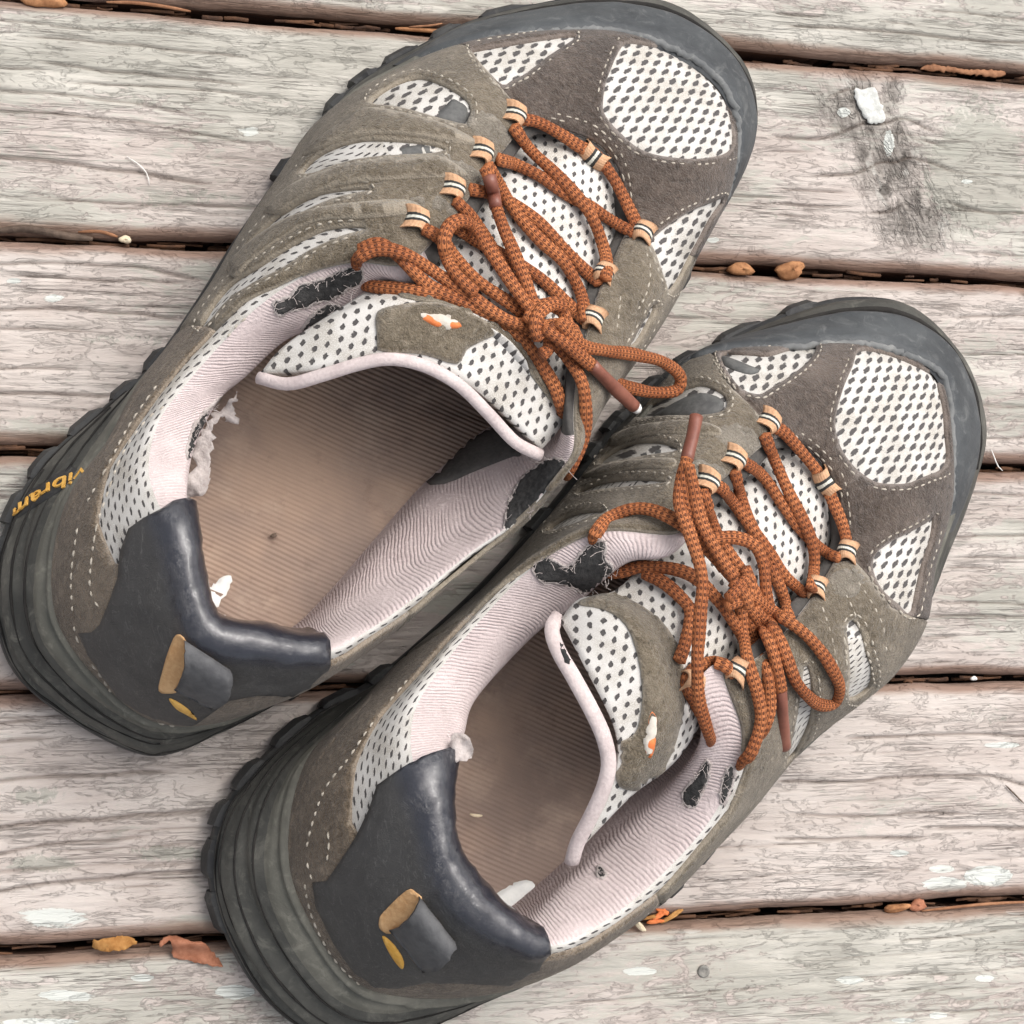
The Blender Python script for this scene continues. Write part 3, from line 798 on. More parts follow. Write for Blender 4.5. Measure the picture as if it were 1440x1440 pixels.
def stitches(lines, parent, hh=1.85, ln=2.1, gap=1.2, wd=0.33):
    """rows of small thread stitches; lines are (N x 3 points, N x 3 normals)"""
    V = []; F = []
    for P, N in lines:
        if len(P) < 3: continue
        L = np.concatenate([[0], np.cumsum(np.linalg.norm(np.diff(P, axis=0), axis=1))])
        t = random.uniform(0, .002)
        while t + ln * MM < L[-1]:
            if random.random() < .1: t += (ln + gap) * MM; continue
            l_ = ln * random.uniform(.7, 1.2)
            a = np.array([np.interp(t, L, P[:, k]) for k in range(3)]); b = np.array([np.interp(t + l_ * MM, L, P[:, k]) for k in range(3)])
            n = np.array([np.interp(t, L, N[:, k]) for k in range(3)]); n /= np.linalg.norm(n) + 1e-9
            d = b - a
            if np.linalg.norm(d) > 0.2 * ln * MM and np.linalg.norm(d) < 3 * ln * MM:
                d /= np.linalg.norm(d); sd_ = np.cross(d, n); w = wd * MM * random.uniform(.85, 1.2)
                o = len(V); h0 = hh * MM
                for q, k, up in ((a, .35, 0), ((a * .7 + b * .3), 1, .55), ((a * .3 + b * .7), 1, .55), (b, .35, 0)):
                    for sx_, hz in ((-1, 0), (-.5, .8), (.5, .8), (1, 0)):
                        V.append(q + sd_ * sx_ * w * k + n * (h0 - .25 * MM + (hz * k * .55 + up * .2) * MM))
                for i in range(3):
                    for k in range(3): F.append((o + i * 4 + k, o + i * 4 + k + 1, o + i * 4 + k + 5, o + i * 4 + k + 4))
            t += (ln + gap) * MM
    return tag(mesh('stitching', V, F, THREAD, parent), kind='stuff')

def offset_px(poly, d):
    P = np.asarray(poly, float)
    a = 0.5 * np.sum(P[:, 0] * np.roll(P[:, 1], -1) - np.roll(P[:, 0], -1) * P[:, 1])
    T = np.roll(P, -1, 0) - np.roll(P, 1, 0); T /= np.linalg.norm(T, axis=1)[:, None] + 1e-9
    n = np.stack([T[:, 1], -T[:, 0]], -1) * (1 if a > 0 else -1)
    return P + n * d

def jag(poly, amp, step, seed):
    rg = np.random.default_rng(seed)
    P = dens(smooth_poly(poly, 3), step); return offset_px(P, 0) + rg.normal(0, amp, P.shape)

def lace_path(pts, bvhs, lift):
    """photo points (x, y[, z mm or +extra lift]) -> smooth path resting above what lies below it"""
    Q = crom(np.array([p[:2] for p in pts], float), 8)
    zs = [p[2] if len(p) > 2 else None for p in pts]
    par = np.linspace(0, len(pts) - 1, len(Q))
    mp = px_map(bvhs); P, N, ok = mp(Q)
    out = np.zeros((len(Q), 3)); lo = np.zeros(len(Q))
    base = np.zeros(len(Q))
    for i in range(len(Q)):
        base[i] = (P[i, 2] / MM + lift) if ok[i] else np.nan
    known = [k for k, z in enumerate(zs) if z is not None]
    z = base.copy()
    if known:
        zi = np.array([zs[k] if zs[k] is not None else np.nan for k in range(len(pts))], float)
        for k in range(len(pts)):
            if np.isnan(zi[k]):
                j = int(np.argmin(np.abs(par - k))); zi[k] = base[j]
        bad = np.isnan(zi)
        if bad.any(): zi[bad] = np.interp(np.where(bad)[0], np.where(~bad)[0], zi[~bad])
        z = np.interp(par, np.arange(len(pts)), zi)
    bad = np.isnan(z)
    if bad.any(): z[bad] = np.interp(np.where(bad)[0], np.where(~bad)[0], z[~bad])
    k = np.array([1, 2, 3, 4, 3, 2, 1.]); k /= k.sum()
    zz = np.concatenate([[z[0]] * 3, z, [z[-1]] * 3])
    zs_ = np.convolve(zz, k, 'valid')
    z = np.maximum(zs_, z - 1.2) if not known else zs_
    return np.array([U(Q[i, 0], Q[i, 1], z[i]) for i in range(len(Q))])

def resample(P, step):
    L = np.concatenate([[0], np.cumsum(np.linalg.norm(np.diff(P, axis=0), axis=1))])
    n = max(4, int(L[-1] / step)); t = np.linspace(0, L[-1], n)
    return np.stack([np.interp(t, L, P[:, k]) for k in range(3)], -1)

def eyelet_loop(parent, c, d, w, up, rad=2.0, leg=4.2, width=7.2):
    """webbing folded over the lace: c = centre of the fold, d = towards the throat, w = across the tape"""
    prof = [(-leg, -rad * .9), (-leg * .8, -rad * .1), (-leg * .5, rad * .62)]
    prof += [(math.sin(a) * rad * 1.15, math.cos(a) * rad) for a in np.linspace(-.35, math.pi * .93, 12)]
    prof += [(-leg * .6, -rad * .8)]
    th = .55
    V = []; UV = []; nw = 9; m = len(prof)
    for side in (0, 1):
        for i, (x, z) in enumerate(prof):
            j0, j1 = max(0, i - 1), min(m - 1, i + 1)
            tx, tz = prof[j1][0] - prof[j0][0], prof[j1][1] - prof[j0][1]; q = math.hypot(tx, tz)
            nx_, nz_ = (-tz / q, tx / q)
            ox, oz = x + nx_ * th * side, z + nz_ * th * side
            for k in range(nw):
                s_ = (k / (nw - 1) - .5) * width * (1 + .12 * math.cos(i * .6))
                bow = 1.0 * (2 * s_ / width) ** 2
                V.append(c + d * (ox - bow) * MM + up * (oz - bow * .25) * MM + w * s_ * MM); UV.append((k / (nw - 1), i * .8))
    F = []
    for side in (0, 1):
        for i in range(m - 1):
            for k in range(nw - 1):
                a = side * m * nw + i * nw + k; q = (a, a + 1, a + nw + 1, a + nw)
                F.append(q if side else q[::-1])
    M_ = m * nw
    for i in range(m - 1):
        for k in (0, nw - 1):
            a = i * nw + k; F.append((a, a + nw, a + nw + M_, a + M_))
    for i in (0, m - 1):
        for k in range(nw - 1):
            a = i * nw + k; F.append((a, a + 1, a + 1 + M_, a + M_))
    return mesh('eyelet_loop', V, F, WEB, parent, uv=UV)

def make_shoe(D):
    S = Surf(D['F'], D['T'], D['R'], D['I'], D['wE'], D['bul'])
    n = S.n
    root = empty('hiking_shoe', tuple(np.append(S.F[:, :2].mean(0), 0)), D['label'], 'shoe', 'pair of worn hiking shoes')
    # ---- base layers
    tu0, tu1 = D['toe_u']
    S.strip('toe_mesh', tu0, tu1, 0, 3, MESH_T, root, uvf=lambda V: planar_uv(0)(V, V))
    S.strip('quarter_mesh', tu1 - n, tu0, 0, 3, MESH_S, root, arc=True)
    ca, cb = D['col_u']
    ln = S.strip('collar_lining', cb - n, ca, 3, 6, LINING, root)
    S.strip('vamp_lining', ca, cb, 3, 6, LINING_D, root)
    # ---- footbed
    Ir = S.G[:, -1]
    hN = S.nu // 2; kk = np.arange(1, hN); mm_ = np.linspace(-.04, 1.04, 25)
    Lf, Rt = Ir[kk], Ir[S.nu - kk]
    cupz = 3.4 * (1 - np.abs(mm_ * 2 - 1) ** 3.5)
    V = np.stack([Lf + (Rt - Lf) * m_ - np.array([0, 0, c_ * MM]) for m_, c_ in zip(mm_, cupz)], 1)
    V[:, :, 2] += (fbm(kk[:, None] * .06, np.arange(25)[None] * .3, 6) - .5) * .0012
    nk = len(kk); V = V.reshape(-1, 3); iF = grid_faces(nk, 25)
    ax = S.F[D['toe_i']] - S.F[0]; ang = math.atan2(ax[1], ax[0])
    ins = mesh('insole', V, iF, INSOLE, root, uv=planar_uv(ang + D['rib_rot'])(V, V))
    ibv = BVHTree.FromPolygons([Vector(v) for v in V], iF)
    for k, pq in enumerate(D['sticker']):
        sheet('sticker_residue', jag(pq, 1.6, 4, 5 + k), [], 9, px_map([ibv]), .1, .25, -.2, STICKER, ins)
    # ---- suede overlays
    wins = {k: S.poly(smooth_poly(p, 3), 'out', None, 4) for k, p in D['wins'].items()}
    uvw = [np.array(p) * np.array([SU, SV]) for p in D['uvwins']]
    def norm(P, mid):
        P = P.copy()
        m = P[:, 0].mean() / SU
        while m - mid > n / 2: P[:, 0] -= n * SU; m -= n
        while m - mid < -n / 2: P[:, 0] += n * SU; m += n
        return P
    def seam(pts):
        s_ = S.poly(pts, 'out', None, 6, False)
        s_ = np.concatenate([[(s_[0, 0], 0)], s_[1:-1], [(s_[-1, 0], 3 * SV)]])
        return s_[np.argsort(s_[:, 1], kind='stable')]
    sl, sr = seam(D['seamL']), seam(D['seamR'])
    sr = norm(sr, D['toe_i']); sl = norm(sl, D['toe_i'])
    hl, hr = D['heel_u']                                  # heel panel from hr-n .. hl
    def vline(u, a, b): return [(u * SU, v * SV) for v in np.linspace(a, b, 24)]
    def hline(u0, u1, v): return [(u, v * SV) for u in np.linspace(u0, u1, max(4, int(abs(u1 - u0) / 2.5)))]
    VT = 2.985; VB = 0.0
    def clampv(P): P = P.copy(); P[:, 1] = np.clip(P[:, 1], VB * SV, VT * SV); return P
    sl_, sr_ = clampv(sl), clampv(sr)
    def region(left, right):
        """left/right: polylines from bottom to top"""
        return np.array(hline(left[0][0], right[0][0], VB)[:-1] + list(map(tuple, right))[:-1] + hline(right[-1][0], left[-1][0], VT)[:-1] + list(map(tuple, left[::-1]))[:-1])
    hlp = np.array(vline(hl, VB, VT)); hrp = np.array(vline(hr - n, VB, VT)); hrq = np.array(vline(hr, VB, VT))
    panels = [('toe_overlay', region(sl_, sr_), SUEDE_D, 1.9, D['toe_i']),
              ('side_overlay', region(hlp, sl_), SUEDE_L, 1.9, (hl + tu0) / 2),
              ('side_overlay', region(sr_, hrq), SUEDE_L, 1.9, (hr + tu1) / 2),
              ('heel_overlay', region(hrp, hlp), SUEDE_H, 1.7, 0)]
    objs = []
    for k, (nm, reg, mt, h, mid) in enumerate(panels):
        hs = []
        for w in list(wins.values()) + uvw:
            if len(w) < 4: continue
            w = norm(w, mid)
            lo, hi = reg.min(0), reg.max(0)
            if w[:, 0].max() > lo[0] and w[:, 0].min() < hi[0]: hs.append(w)
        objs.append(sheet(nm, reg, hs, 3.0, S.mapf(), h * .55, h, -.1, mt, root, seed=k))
    # ---- extra appliqué pieces lying on the overlays
    for nm, pq, mt, h in D['applique']:
        w = S.poly(smooth_poly(pq, 3), 'out', None, 4)
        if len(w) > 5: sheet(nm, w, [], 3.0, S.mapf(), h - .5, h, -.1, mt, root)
    # ---- stitching along the windows and on traced seams
    lines = []
    def sline(pp, closed=False):
        s_ = S.poly(pp, 'out', None, 4, closed)
        if len(s_) < 3: return
        # break where neighbouring hits jump
        P, N = S.at(s_ / np.array([SU, SV]))
        jmp = np.where(np.linalg.norm(np.diff(P, axis=0), axis=1) > .008)[0]
        st = 0
        for e in list(jmp) + [len(P) - 1]:
            if e - st > 2: lines.append((P[st:e + 1], N[st:e + 1]))
            st = e + 1
    for k, p in D['wins'].items():
        sline(offset_px(smooth_poly(p, 4), D['stoff'].get(k, 7)), True)
    for p in D['seams']: sline(crom(p, 5))
    stitches(lines, objs[0])
    # ---- black heel cup
    hc = S.poly(D['heelcup'], 'out', 0.0, 5, False)
    ul, ur = hc[0, 0], hc[-1, 0]
    top = hline(ur, ul, D['cup_v'])
    hcp = np.concatenate([hc, [(ur, 3.0 * SV), (ur - 2, 3.6 * SV)], np.array(top), [(ul + 2, 3.6 * SV), (ul, 3.0 * SV)]])
    def cupbump(P2):
        v = P2[:, 1] / SV
        return 1.0 * np.exp(-((v - 3.25) / .55) ** 2) + (fbm(P2[:, 0] * .25, P2[:, 1] * .12, 4) - .5) * 1.0
    cup = sheet('heel_cup', hcp, [], 2.6, S.mapf(), 2.0, 2.7, -.2, LEATHER, root, bump=cupbump)
    # ---- pull tab
    TL, TR, BL, BR = [np.array(q, float) for q in D['tab']]
    ns, nw = 16, 8; V = []; 
    fm = px_map([BVHTree.FromPolygons([v.co for v in cup.data.vertices], [tuple(p.vertices) for p in cup.data.polygons])] )
    fm0 = px_map([S.bvh['all'][0]])
    for side in (0, 1):
        for i in range(ns):
            t = i / (ns - 1); b_ = math.sin(math.pi * min(1, max(0, t))) ** .7
            for k in range(nw):
                w_ = k / (nw - 1)
                a = TL + (TR - TL) * w_; z = BL + (BR - BL) * w_
                q = a + (z - a) * t
                P, N, ok = fm(np.array([q]))
                if not ok[0]: P, N, ok = fm0(np.array([q])); P = P + N * .0026
                N = N[0] * .35 + np.array([.25, .1, .6]); N /= np.linalg.norm(N)
                V.append(P[0] + N * (.3 + D['tab_h'] * b_ + side * 1.3 + .35 * math.sin(k * 1.9 + i * .7)) * MM)
    def gf(o): return [(o + i * nw + k, o + i * nw + k + 1, o + (i + 1) * nw + k + 1, o + (i + 1) * nw + k) for i in range(ns - 1) for k in range(nw - 1)]
    Mx = ns * nw
    Fo = gf(Mx)
    for i in range(ns - 1):
        for k in (0, nw - 1):
            a = i * nw + k; Fo.append((a, a + nw, a + nw + Mx, a + Mx))
    for i in (0, ns - 1):
        for k in range(nw - 1):
            a = i * nw + k; Fo.append((a, a + 1, a + 1 + Mx, a + Mx))
    tab = mesh('pull_tab', V, Fo, TAB_OUT, root)
    V2 = [np.array(v) for v in V[:Mx]]
    mesh('tab_lining', [v - np.array([0, 0, .0002]) for v in V2], gf(0), TAB_IN, tab)
    sheet('tab_backing', dens(smooth_poly(D['tab_lens'], 3), 4), [], 5, fm, .45, .25, -.3, TAB_IN, tab)
    sheet('tab_backing', dens(smooth_poly(D['tab_lens2'], 3), 4), [], 5, fm, .3, .4, -.3, YELLOW, tab)
    # ---- tongue
    G = np.array([[U(*q) for q in r] for r in D['tongue']])
    A = np.stack([crom(G[:, k], 8) for k in range(G.shape[1])], 1)
    A = np.stack([crom(a, 8) for a in A], 0)
    tn, tm = A.shape[:2]
    du = np.gradient(A, axis=0); dv = np.gradient(A, axis=1); Nt = np.cross(du, dv); Nt /= np.linalg.norm(Nt, axis=2)[..., None] + 1e-12
    if Nt[..., 2].mean() < 0: Nt = -Nt
    V = A.reshape(-1, 3)
    ton = mesh('tongue', V, grid_faces(tn, tm), MESH_G, root, uv=planar_uv(0)(V, V))
    md = ton.modifiers.new('thick', 'SOLIDIFY'); md.thickness = 0.003; md.offset = -1 if np.cross(du, dv)[..., 2].mean() > 0 else 1
    tbv = BVHTree.FromPolygons([Vector(v) for v in V], grid_faces(tn, tm))
    for nm, pq, mt, h in D['tongue_parts']:
        sheet(nm, dens(smooth_poly(pq, 3), 5), [], 8, px_map([tbv]), h * .5, h, -.3, mt, ton)
    # padded lip along the free end
    lipP = np.array([U(*q) for q in D['lip']]); lp = resample(crom(lipP, 8), .0025)
    Vv, Ff, Uv = tube(lp, D['lip_r'][0] * MM, D['lip_r'][1] * MM, 12)
    lip = mesh('tongue_lip', Vv, Ff, LIP, ton, uv=np.array(Uv) * np.array([1.0, 14.0]))
    if D['lip_hole']:
        lb = BVHTree.FromPolygons([Vector(v) for v in Vv], Ff)
        sheet('exposed_foam', jag(D['lip_hole'], .8, 3, 3), [], 4, px_map([lb]), .05, .2, -.4, FOAM, lip, bump=lambda P2: fbm(P2[:, 0] * .2, P2[:, 1] * .2, 3) * .5)
    # ---- worn-through holes in the collar lining
    base = [S.bvh['all'][0]]; frV, frF = [], []
    for k, (pq, h) in enumerate(D['tears']):
        hol = jag(pq, 1.2, 3.0, 60 + k)
        sheet('torn_lining', offset_px(jag(pq, 1.0, 3.5, 40 + k), 4.0), [hol], 4, px_map(base), .3, .6, -.2, LINING_T, ln, seed=k)
        sheet('exposed_foam', offset_px(dens(smooth_poly(pq, 3), 4), 2), [], 4, px_map(base), .1, .25, -.1, FOAM, ln, seed=k, bump=lambda P2: fbm(P2[:, 0] * .2, P2[:, 1] * .2, 3) * .9)
        fp, fN, fo = px_map(base)(dens(smooth_poly(pq, 3), 2.2)); rg_ = np.random.default_rng(k)
        for q_ in np.where(fo)[0]:
            if rg_.random() < .5: continue
            a_ = fp[q_] + fN[q_] * .0012; b_ = a_ + rg_.normal(0, .0016, 3) + fN[q_] * .0006; m_ = (a_ + b_) / 2 + rg_.normal(0, .0004, 3)
            tv, tf, _ = tube(np.array([a_, m_, b_]), .00009, .00009, 4, cap=False); o_ = len(frV); frV.extend(tv); frF.extend([tuple(o_ + i_ for i_ in f_) for f_ in tf])
    for k, (pq, z, amp) in enumerate(D['flaps']):
        def fl(P2, z=z, amp=amp):
            hz = z + (fbm(P2[:, 0] * .05, P2[:, 1] * .05, 9) - .5) * amp * .7
            P = np.array([U(a, b, c) for (a, b), c in zip(P2, hz)]); return P, np.tile([0, 0, 1.0], (len(P), 1)), np.ones(len(P), bool)
        sheet('torn_flap', jag(pq, 2.2, 3.5, 80 + k), [], 5, fl, 0, .4, -.7, LINING_T, ln, seed=k)
    if frV: tag(mesh('frayed_threads', frV, frF, LINING_T, ln), kind='stuff')
    for pq in D['dark_lining']:
        sheet('inner_lining', dens(smooth_poly(pq, 2), 5), [], 7, px_map(base), .6, .8, -.2, LINING_D, ln)
    # ---- sole
    O = np.array([U(*q) for q in D['O']]); Fp = S.F
    out = S.out
    zb = np.array(D['zb'])
    def ring(a, z_, push=0.0):
        r = Fp + (O - Fp) * a; r = r + out * push * MM; r[:, 2] = z_; return r
    zF, zO = Fp[:, 2], O[:, 2]
    mids = [ring(-.12, zF + .0035), ring(.02, zF + .004), ring(.22, zF + .002 - (zF - zO) * .06), ring(.5, zO + (zF - zO) * .74), ring(.78, zO + (zF - zO) * .42), ring(.95, zO + (zF - zO) * .12), ring(1, zO - .001), ring(.96, zO - .0025, -.8)]
    GM = np.stack([crom(np.stack(mids, 1)[:, k], NUP, True) for k in range(len(mids))], 1)
    GM = np.stack([crom(g, 9) for g in GM], 0)
    # moulded ribs round the heel, soft dents elsewhere
    nu_, nv_ = GM.shape[:2]
    uu = np.arange(nu_) / NUP; du_ = np.minimum(uu, n - uu)
    amp = np.clip(1.2 - du_ / 5.0, 0, 1)[:, None]
    ph_ = np.mod(np.arange(nv_)[None] / nv_ * 4.2 + np.sin(uu * .9)[:, None] * .18, 1.0)
    prof = np.where(ph_ < .82, ph_ / .82, (1 - ph_) / .18) * 1.6 - .8
    dN = np.cross(np.roll(GM, -1, 0) - np.roll(GM, 1, 0), np.gradient(GM, axis=1)); dN /= np.linalg.norm(dN, axis=2)[..., None] + 1e-12
    if (dN[:, nv_ // 2] * np.repeat(out, NUP, 0)).sum() < 0: dN = -dN
    GM = GM + dN * (amp * prof * 1.7 + (fbm(uu[:, None] * 1.3, np.arange(nv_)[None] * .12, 7) - .5) * 1.2)[..., None] * MM
    ns_ = int(nv_ * .36)
    midsole = mesh('midsole', GM[:, ns_ - 2:].reshape(-1, 3), grid_faces(nu_, nv_ - ns_ + 2, True), RUB_MID, root)
    UP_ = GM[:, :ns_] + dN[:, :ns_] * (.9 * np.clip(np.arange(ns_)[::-1] / 3.0, -.2, 1))[None, :, None] * MM
    mesh('sole_collar', UP_.reshape(-1, 3), grid_faces(nu_, ns_, True), RUB_UP, root)
    # the front of the wrap-around rubber is a separate bumper, set slightly proud
    b0, b1 = int(D['bump_u'][0] * NUP), int(D['bump_u'][1] * NUP)
    ii = np.arange(b0, b1 + 1); fade = np.clip(np.minimum(ii - b0, b1 - ii) / 12.0, 0, 1)[:, None, None]
    nb = int(nv_ * .5)
    prf = np.ones(nb); prf[-3:] = (.9, .5, -.35)
    BP = GM[ii][:, :nb] + dN[ii][:, :nb] * ((fade * 2.0 + .5) * prf[None, :, None] - .1) * MM
    mesh('toe_bumper', BP.reshape(-1, 3), grid_faces(len(ii), BP.shape[1]), RUB_TOE, root)
    bd = GM[ii][:, 6] + dN[ii][:, 6] * 2.5 * MM
    bd = resample(bd, .0012); bd = bd + rng.normal(0, .00028, bd.shape)
    Vv, Ff, Uv = tube(bd, .0012, .0008, 7)
    mesh('bumper_edge', Vv, Ff, RUB_BEAD, root)
    def seam_line(nm, idx, jj, r_, par, lift=.15):
        sp = GM[np.mod(idx, nu_), jj] + dN[np.mod(idx, nu_), jj] * lift * MM
        sp = resample(sp, .0015); sp = sp + np.stack([fbm(np.arange(len(sp)) * .15, np.zeros(len(sp)), q_) - .5 for q_ in (4, 5, 6)], -1) * .0009
        w_ = r_ * MM * (.35 + 1.1 * fbm(np.arange(len(sp)) * .12, np.zeros(len(sp)) + jj, 8))
        sv_, sf_, _ = tube(sp, w_, w_ * .6, 6); mesh(nm, sv_, sf_, SEAM, par)
    seam_line('bumper_seam', ii[8:-8], nb + 1, 1.0, midsole, .25)
    for jj, a_, b_ in ((.42, -5, 6.5), (.55, -4, 6), (.68, -5.5, 5), (.8, -4, 6.5)):
        seam_line('sole_groove', np.arange(int(a_ * NUP), int(b_ * NUP)), int(nv_ * jj), .42, midsole)
    outs = [ring(.98, zO - .0022, -.8), ring(1, zO - .003, 1.0), ring(1, zO * .55 + zb * .45, 1.5), ring(1, zb + .002, 1.0), ring(1, zb + .0002, -1.2), ring(.6, zb + .0002, -6)]
    GO = np.stack([crom(np.stack(outs, 1)[:, k], NUP, True) for k in range(len(outs))], 1)
    nvo = GO.shape[1]
    outsole = mesh('outsole', list(GO.reshape(-1, 3)), grid_faces(GO.shape[0], nvo, True) + [tuple(i * nvo + nvo - 1 for i in range(GO.shape[0]))], RUB_OUT, root)
    # lugs round the edge
    Or = crom(O, NUP, True); outr = np.repeat(out, NUP, 0); zbr = np.repeat(zb, NUP); zOr = np.repeat(zO, NUP)
    for u0, ln_ in D['lugs']:
        V = []; m = 6
        for i in range(m):
            k = int((u0 + ln_ * i / (m - 1)) * NUP) % len(Or)
            c, o_ = Or[k], outr[k]; e = 1 if 0 < i < m - 1 else .55
            hz = zOr[k]
            for (p_, z_) in ((-1.5, hz - .0015), (1.6 * e + .6, hz - .003), (3.2 * e + .5, hz * .5 + zbr[k] * .5), (2.8 * e + .3, zbr[k] + .0015), (-1.5, zbr[k] + .001)):
                q = c + o_ * p_ * MM; V.append((q[0], q[1], z_))
        Fg = grid_faces(m, 5); Fg += [(0, 1, 2, 3, 4), tuple((m - 1) * 5 + j for j in (4, 3, 2, 1, 0))]
        mesh('lug', V, Fg, RUB_OUT, outsole, smooth=False)
    # ---- eyelet loops and laces
    rest = [S.bvh['all'][0], tbv]
    if D['lettering']:
        txt, cpx, dirpx, size = D['lettering']
        cu = bpy.data.curves.new('lettering', 'FONT'); cu.body = txt; cu.size = 1.0; cu.extrude = .06; cu.align_x = 'CENTER'; cu.align_y = 'CENTER'
        tmp = bpy.data.objects.new('tmp', cu); col.objects.link(tmp)
        dg = bpy.context.evaluated_depsgraph_get(); me = bpy.data.meshes.new_from_object(tmp.evaluated_get(dg))
        bpy.data.objects.remove(tmp)
        mb = BVHTree.FromPolygons([Vector(v) for v in GM.reshape(-1, 3)], grid_faces(nu_, nv_, True))
        P, N, ok = px_map([mb])(np.array([cpx, dirpx]))
        X = P[1] - P[0]; X /= np.linalg.norm(X); Z = N[0] / np.linalg.norm(N[0]); Y = np.cross(Z, X); Y /= np.linalg.norm(Y); Z = np.cross(X, Y)
        pk = sheet('lettering_panel', dens(D['letter_panel'], 5), [], 8, px_map([mb]), .3, .7, -.5, RUB_OUT, outsole)
        co = np.array([v.co for v in me.vertices])
        out_v = []
        for c in co:
            q = P[0] + X * c[0] * size * 1.7 * MM + Y * c[1] * size * MM
            loc, nr, idx, ds_ = mb.find_nearest(Vector(q)); nr = np.array(nr)
            if nr @ Z < 0: nr = -nr
            out_v.append(np.array(loc) + nr * (1.0 + c[2] * 5) * MM)
        mesh('lettering', out_v, [tuple(p.vertices) for p in me.polygons], YELLOW, outsole, smooth=False)
    for q in D['eyelets']:
        cx, cy, dx, dy = q[:4]
        P, N, ok = px_map(rest)(np.array([(cx, cy)]))
        c = P[0] + N[0] * ((q[4] if len(q) > 4 else 2.6) * MM)
        e = U(cx + dx, cy + dy, c[2] / MM) - U(cx, cy, c[2] / MM); e /= np.linalg.norm(e)
        up = N[0] * .6 + np.array([0, 0, .4]); up -= e * (up @ e); up /= np.linalg.norm(up)
        eyelet_loop(root, c, e, np.cross(up, e), up, *(q[5:] if len(q) > 5 else ()))
    RA, RB = .00205, .0015
    strands = []
    def strand(nm, pts, lift, parent, ra=RA, rb=RB, mt=LACE):
        P = resample(lace_path(pts, rest, lift), .0016)
        P = P + np.stack([fbm(np.arange(len(P)) * .07, np.zeros(len(P)), k) - .5 for k in (1, 2, 3)], -1) * .0009
        wv = 1 + .08 * np.sin(np.arange(len(P)) * .35 + len(pts))
        Vv, Ff, Uv = tube(P, ra * wv, rb / wv, 14)
        return mesh(nm, Vv, Ff, mt, parent, uv=Uv)
    kn = D['knot']
    knot = strand('shoelace', kn[0], kn[1], root)
    for pts, lift in kn[2]: strand('knot_wrap', pts, lift, knot)
    for nm, pts, lift in D['laces']: strand(nm, pts, lift, knot)
    for pts, lift in D['aglets']:
        a = strand('aglet', pts, lift, knot, .0021, .0021, AGLET)
    for (x, y, z) in D['agtips']:
        c = U(x, y, z); V = []; F = []
        for i in range(5):
            for k in range(8):
                t = i / 4 * math.pi; V.append(c + np.array([math.sin(t) * math.cos(k * math.pi / 4), math.sin(t) * math.sin(k * math.pi / 4), math.cos(t)]) * .0019)
        for i in range(4):
            for k in range(8): F.append((i * 8 + k, i * 8 + (k + 1) % 8, (i + 1) * 8 + (k + 1) % 8, (i + 1) * 8 + k))
        mesh('aglet_tip', V, F, AGLET_TIP, knot)
    return root
#DATA
def stations(txt):
    F, T, R, I, O = [], [], [], [], []
    for r in txt.strip().split('\n'):
        a = [[float(k) for k in q.split(',')] for q in r.split()]
        F.append(tuple(a[0])); T.append(tuple(a[1])); R.append(tuple(a[2])); I.append(tuple(a[3])); O.append(tuple(a[4]))
    return F, T, R, I, O

A_ST = '''
215,1012,34 290,893,88 300,872,80 272,888,40 215,1058,14
137,957,34 262,830,87 277,815,79 225,845,40 95,1002,14
80,880,34 245,755,85 265,740,77 190,775,39 20,932,14
75,800,34 215,690,78 262,690,70 180,710,38 -3,830,14
100,705,33 210,645,73 275,625,64 190,640,37 12,745,14
150,635,32 225,590,70 310,560,60 225,560,36 62,655,14
195,550,31 262,540,68 345,530,58 270,490,35 150,575,14
245,485,30 312,483,69 400,480,60 320,425,34 218,515,13
300,405,29 365,430,74 455,455,66 375,360,33 282,425,12
350,320,28 430,388,80 510,420,74 425,300,32 332,345,12
400,245,28 500,370,87 550,392,80 480,250,30 388,262,12
440,185,27 572,372,92 582,385,84 530,215,29 428,205,12
500,135,27 628,318,88 640,325,82 570,190,28 472,150,13
560,103,28 662,275,82 675,282,76 620,165,28 522,105,14
620,77,30 697,225,75 708,232,69 680,145,28 592,65,15
690,59,33 745,176,67 752,186,62 740,130,28 672,27,16
790,48,36 800,186,63 800,198,58 830,110,29 790,-1,18
870,50,37 840,203,62 836,215,57 900,115,30 872,-8,19
950,78,37 865,232,62 857,242,57 955,140,30 962,12,20
1012,128,36 878,270,62 868,275,57 985,180,29 1040,80,19
1030,195,34 883,315,64 872,315,59 985,235,28 1065,160,17
1015,275,31 866,358,69 855,352,64 960,300,28 1043,240,15
970,357,28 843,405,76 832,398,71 915,375,28 990,340,13
930,430,27 826,460,82 815,452,77 870,440,29 945,415,12
880,500,27 812,520,87 800,512,82 825,500,30 890,490,12
820,570,28 806,580,90 792,580,85 775,545,31 835,560,12
770,635,28 806,630,90 785,625,82 730,580,33 775,640,12
710,695,28 785,665,85 745,665,70 690,600,34 715,705,12
640,765,29 735,725,76 690,710,62 640,640,36 650,775,12
570,830,30 660,778,71 615,765,58 585,690,37 580,845,12
500,895,31 590,835,72 545,815,58 520,765,38 505,905,13
440,940,32 520,885,76 480,865,62 455,840,39 445,945,14
375,980,33 457,917,83 435,897,70 405,885,40 380,990,14
300,1012,34 370,912,87 370,888,78 335,905,40 310,1025,14
'''
